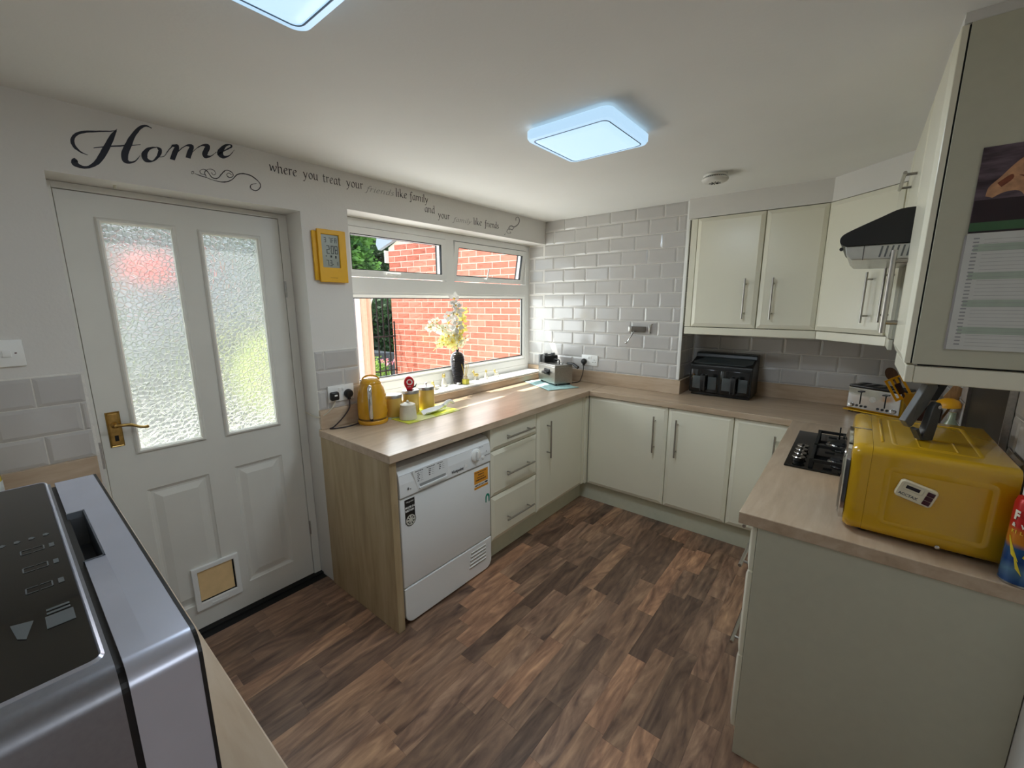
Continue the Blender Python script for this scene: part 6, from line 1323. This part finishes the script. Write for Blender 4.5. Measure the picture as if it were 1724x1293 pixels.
for y in (-.275, -.50): part(MB().box(-2.598, y, GZ, -2.592, y + .010, 1.80), 'slot_strip', plain('slot_grey', (130, 132, 140), .6), c)
c = thing('curved_bracket', 'white curved pipe between the post and the metal gate', 'pipe', (-2.60, 0, 1.5))
part(MB().tube(catmull([(-2.60, -.065, 1.40), (-2.60, -.055, 1.50), (-2.60, -.02, 1.60), (-2.60, .04, 1.68)], 4), .010), 'pipe', WHITEP, c)
# black metal gate
c = thing('metal_gate', 'black barred metal gate between the peach post and brick wall', 'gate', (-2.86, .28, GZ))
for k in range(6):
    y = .030 + k * .088
    part(MB().box(-2.868, y - .007, GZ + .02, -2.854, y + .007, 1.72 if k < 5 else 1.30), 'gate_bar', BLACKM, c)
for z in (.62, 1.09): part(MB().box(-2.872, .0, z, -2.850, .480, z + .018), 'gate_rail', BLACKM, c)
# shrub with pink flowers
def leaves(mb_, n, fn, s, flat=.5):
    for _ in range(n):
        p = Vector(fn()); a = Vector((random.uniform(-1, 1), random.uniform(-1, 1), random.uniform(-flat, flat))).normalized(); b = a.orthogonal().normalized(); b = (b * math.cos(random.random() * 6) + a.cross(b) * math.sin(random.random() * 6)).normalized(); q_ = s * random.uniform(.6, 1.3)
        mb_.add([tuple(p), tuple(p + a * q_ * .5 + b * q_ * .28), tuple(p + a * q_), tuple(p + a * q_ * .5 - b * q_ * .28)], [(0, 1, 2, 3)])
def blob(c, r): 
    def f():
        t, v = random.uniform(0, 6.283), random.uniform(-1, 1); k = random.uniform(.6, 1) ; q_ = math.sqrt(1 - v * v) * k
        return (c[0] + r[0] * q_ * math.cos(t), c[1] + r[1] * q_ * math.sin(t), c[2] + r[2] * v * k)
    return f
LF1 = foliage_mat('leaf_light', (108, 140, 60), (176, 200, 110), .4); LF2 = foliage_mat('leaf_dark', (24, 44, 26), (60, 96, 48), .25); LF3 = foliage_mat('leaf_mid', (50, 92, 44), (130, 180, 84), .35)
c = thing('flowering_shrub', 'pale green shrub with pink flowers behind the metal gate', 'shrub', (-3.5, .45, GZ))
mb_ = MB(); leaves(mb_, 2600, blob((-3.55, .42, .35), (.35, .42, .45)), .05)
o_ = part(mb_, 'foliage', LF1, c, weld=False)
part(MB().tube([(-3.55, .42, GZ), (-3.55, .42, .4)], .03), 'stem', plain('bark', (84, 66, 50), .9, bump=.5), c)
for k in range(6):
    blossom(c, Vector((-3.25 + random.uniform(-.05, .08), .50 + k * .035, .66 + random.uniform(-.03, .06))), .035, foliage_mat('petal_pink', (226, 120, 150), (240, 170, 190)) if k == 0 else MATS['petal_pink'])
# parked car beyond
def carpt(x, z): return (x, z)
CARB = plain('car_paint_dark', (40, 44, 50), .45, .0, noise=.02); CARG = plain('car_glass', (30, 34, 38), .35, spec=.3)
c = thing('car', 'dark car parked beyond the metal gate', 'car', (-4.98, -.2, GZ))
FCR = frame((-4.98, 1.62, GZ), (0, -1, 0), (0, 0, 1), (-1, 0, 0))
bp = [(p.x, p.y) for p in catmull([(-.2, .25, 0), (-.25, .62, 0), (.0, .82, 0), (.75, .92, 0), (1.30, 1.02, 0), (3.2, 1.02, 0), (3.75, .95, 0), (3.85, .5, 0), (3.8, .25, 0)], 4)]
part(MB(FCR).prism(bp, -.8, .8), 'car_body', CARB, c, bevel=.03)
cp = [(p.x, p.y) for p in catmull([(.80, .93, 0), (1.45, 1.36, 0), (2.0, 1.46, 0), (2.8, 1.44, 0), (3.5, 1.04, 0)], 4)]
part(MB(FCR).prism(cp, -.62, .62), 'cabin_glass', CARG, c, bevel=.03)
part(MB(FCR).prism([(1.40, 1.38), (2.0, 1.475), (2.8, 1.455), (3.0, 1.36), (2.8, 1.44), (2.0, 1.462)], -.6, .6), 'roof', CARB, c)
for y in (.55, 3.1):
    for s in (-.78, .62):
        w__ = part(MB(FCR).lathe((y, .31, 0), [(.0001, s), (.30, s), (.31, s + .03), (.31, s + .14), (.30, s + .17), (.0001, s + .17)], 28), 'wheel', BLACKM, c)
        part(MB(FCR).lathe((y, .31, 0), [(.0001, s + .171), (.19, s + .171), (.20, s + .176), (.0001, s + .178)], 20), 'hub_cap', STEEL, w__)
part(MB(FCR).bbox(1.18, .98, -.95, 1.34, 1.10, -.80, .03), 'wing_mirror', CARB, c)
# trees
def tree(x, y, h, r, mat, label, n, s=.16, branches=True):
    c = thing('tree', label, 'tree', (x, y, GZ), 'trees beyond the gate')
    part(MB().tube([(x, y, GZ), (x + .1, y, h * .4), (x, y + .1, h * .75)], [.14, .10, .04]), 'trunk', MATS['bark'], c)
    mb_ = MB()
    for k in range(14):
        t = random.uniform(0, 6.28); q_ = random.uniform(.1, .8) * r
        cc_ = (x + q_ * math.cos(t), y + q_ * math.sin(t), h * random.uniform(.35, .95)); rr = random.uniform(.35, .6) * r
        leaves(mb_, n // 14, blob(cc_, (rr, rr, rr * .7)), s, .35)
    part(mb_, 'foliage', mat, c, weld=False)
tree(-9.8, 3.7, 4.6, 1.25, LF3, 'bright leafy tree seen through the top left window light', 9000)
tree(-13.4, 7.4, 4.8, 1.7, LF2, 'dark tree behind the parked car', 9000, .2)
tree(-13.6, 3.0, 5.6, 1.8, LF2, 'tall dark tree farthest beyond the gate', 9000, .2)
tree(-9.2, 6.9, 3.6, 1.1, LF2, 'dark bushy tree beside the brick wall corner', 6000, .10)
# back boundary hedge: closes the view behind car and trees
hd = MB(); leaves(hd, 14000, lambda: (-17.3 + random.uniform(-.4, .4), random.uniform(-9, 16), random.uniform(GZ, 7.0)), .42)
hh = tag(hd.build('hedge_foliage', LF2, off=Vector((-17.3, 0, GZ)), weld=False), 'long dark hedge closing the garden', 'hedge', kind='stuff')
core = tag(MB().box(-18.9, -9, GZ, -18.8, 16, 7.5).build('boundary_fence', plain('fence_dark', (44, 42, 38), .9), off=Vector((-18.85, 0, GZ))), 'dark boundary fence behind the hedge', 'fence')
c = thing('garden_hedge', 'dense dark hedge just behind the parked car', 'hedge', (-7.2, 2.6, GZ))
mb_ = MB(); leaves(mb_, 9000, lambda: (-7.0 + random.uniform(-.55, .3), random.uniform(.6, 5.2), random.uniform(GZ, 1.65)), .15)
part(mb_, 'foliage', LF2, c, weld=False); part(MB().box(-7.5, .7, GZ, -7.1, 5.1, 1.4), 'branch_core', MATS['fence_dark'], c)
# things seen blurred through the door glass
c = thing('garden_shrub', 'yellow green shrub blurred behind the right door pane', 'shrub', (-2.2, -1.50, GZ))
mb_ = MB(); leaves(mb_, 2400, blob((-2.2, -1.42, .85), (.34, .26, .42)), .07)
part(mb_, 'foliage', foliage_mat('leaf_lime', (170, 190, 60), (214, 220, 110), .4), c, weld=False)
part(MB().tube([(-2.2, -1.45, GZ), (-2.2, -1.42, .8)], .03), 'stem', MATS['bark'], c)
c = thing('garden_shrub', 'light green shrub blurred behind the left door pane', 'shrub', (-3.6, -2.70, GZ))
mb_ = MB(); leaves(mb_, 3000, blob((-3.6, -2.75, 1.1), (.5, .42, .75)), .08)
part(mb_, 'foliage', LF1, c, weld=False); part(MB().tube([(-3.6, -2.7, GZ), (-3.6, -2.7, .9)], .035), 'stem', MATS['bark'], c)
c = thing('red_object', 'red rounded object blurred behind the left door pane', 'ornament', (-3.0, -2.02, 1.87))  # stands for a red shape of unknown kind
part(MB().ball((-3.0, -2.05, 1.86), .21, sz=.62, n=20), 'red_ball', plain('sun_red', (236, 50, 34), .6), c)
part(MB().tube([(-3.0, -2.05, GZ), (-3.0, -2.05, 1.76)], .018), 'pole', GREYP, c)
c = thing('garden_wall', 'white rendered garden wall beyond the back door', 'wall', (-4.6, -3.5, GZ))
part(MB().box(-4.75, -7.5, GZ, -4.55, -2.6, 1.25), 'render', plain('white_render', (226, 226, 220), .9, noise=.04), c)
part(MB().box(-4.80, -7.55, 1.251, -4.50, -2.58, 1.30), 'coping', MATS['sunlit_paving'], c)
c = thing('garden_shed', 'dark grey shed side blurred behind the door glass', 'shed', (-7.8, -.6, GZ))
part(MB().box(-8.6, -1.50, GZ, -7.0, .35, 2.5), 'shed_body', plain('shed_grey', (112, 112, 122), .8, noise=.05), c)
part(MB(FY(-1.84)).prism([(-8.7, 2.501), (-6.9, 2.501), (-7.8, 2.95)], -2.2, -.25), 'shed_roof', MATS['fence_dark'], c)
print('planks', n_pl, 'bricks', nbk, 'objects', len(bpy.data.objects))
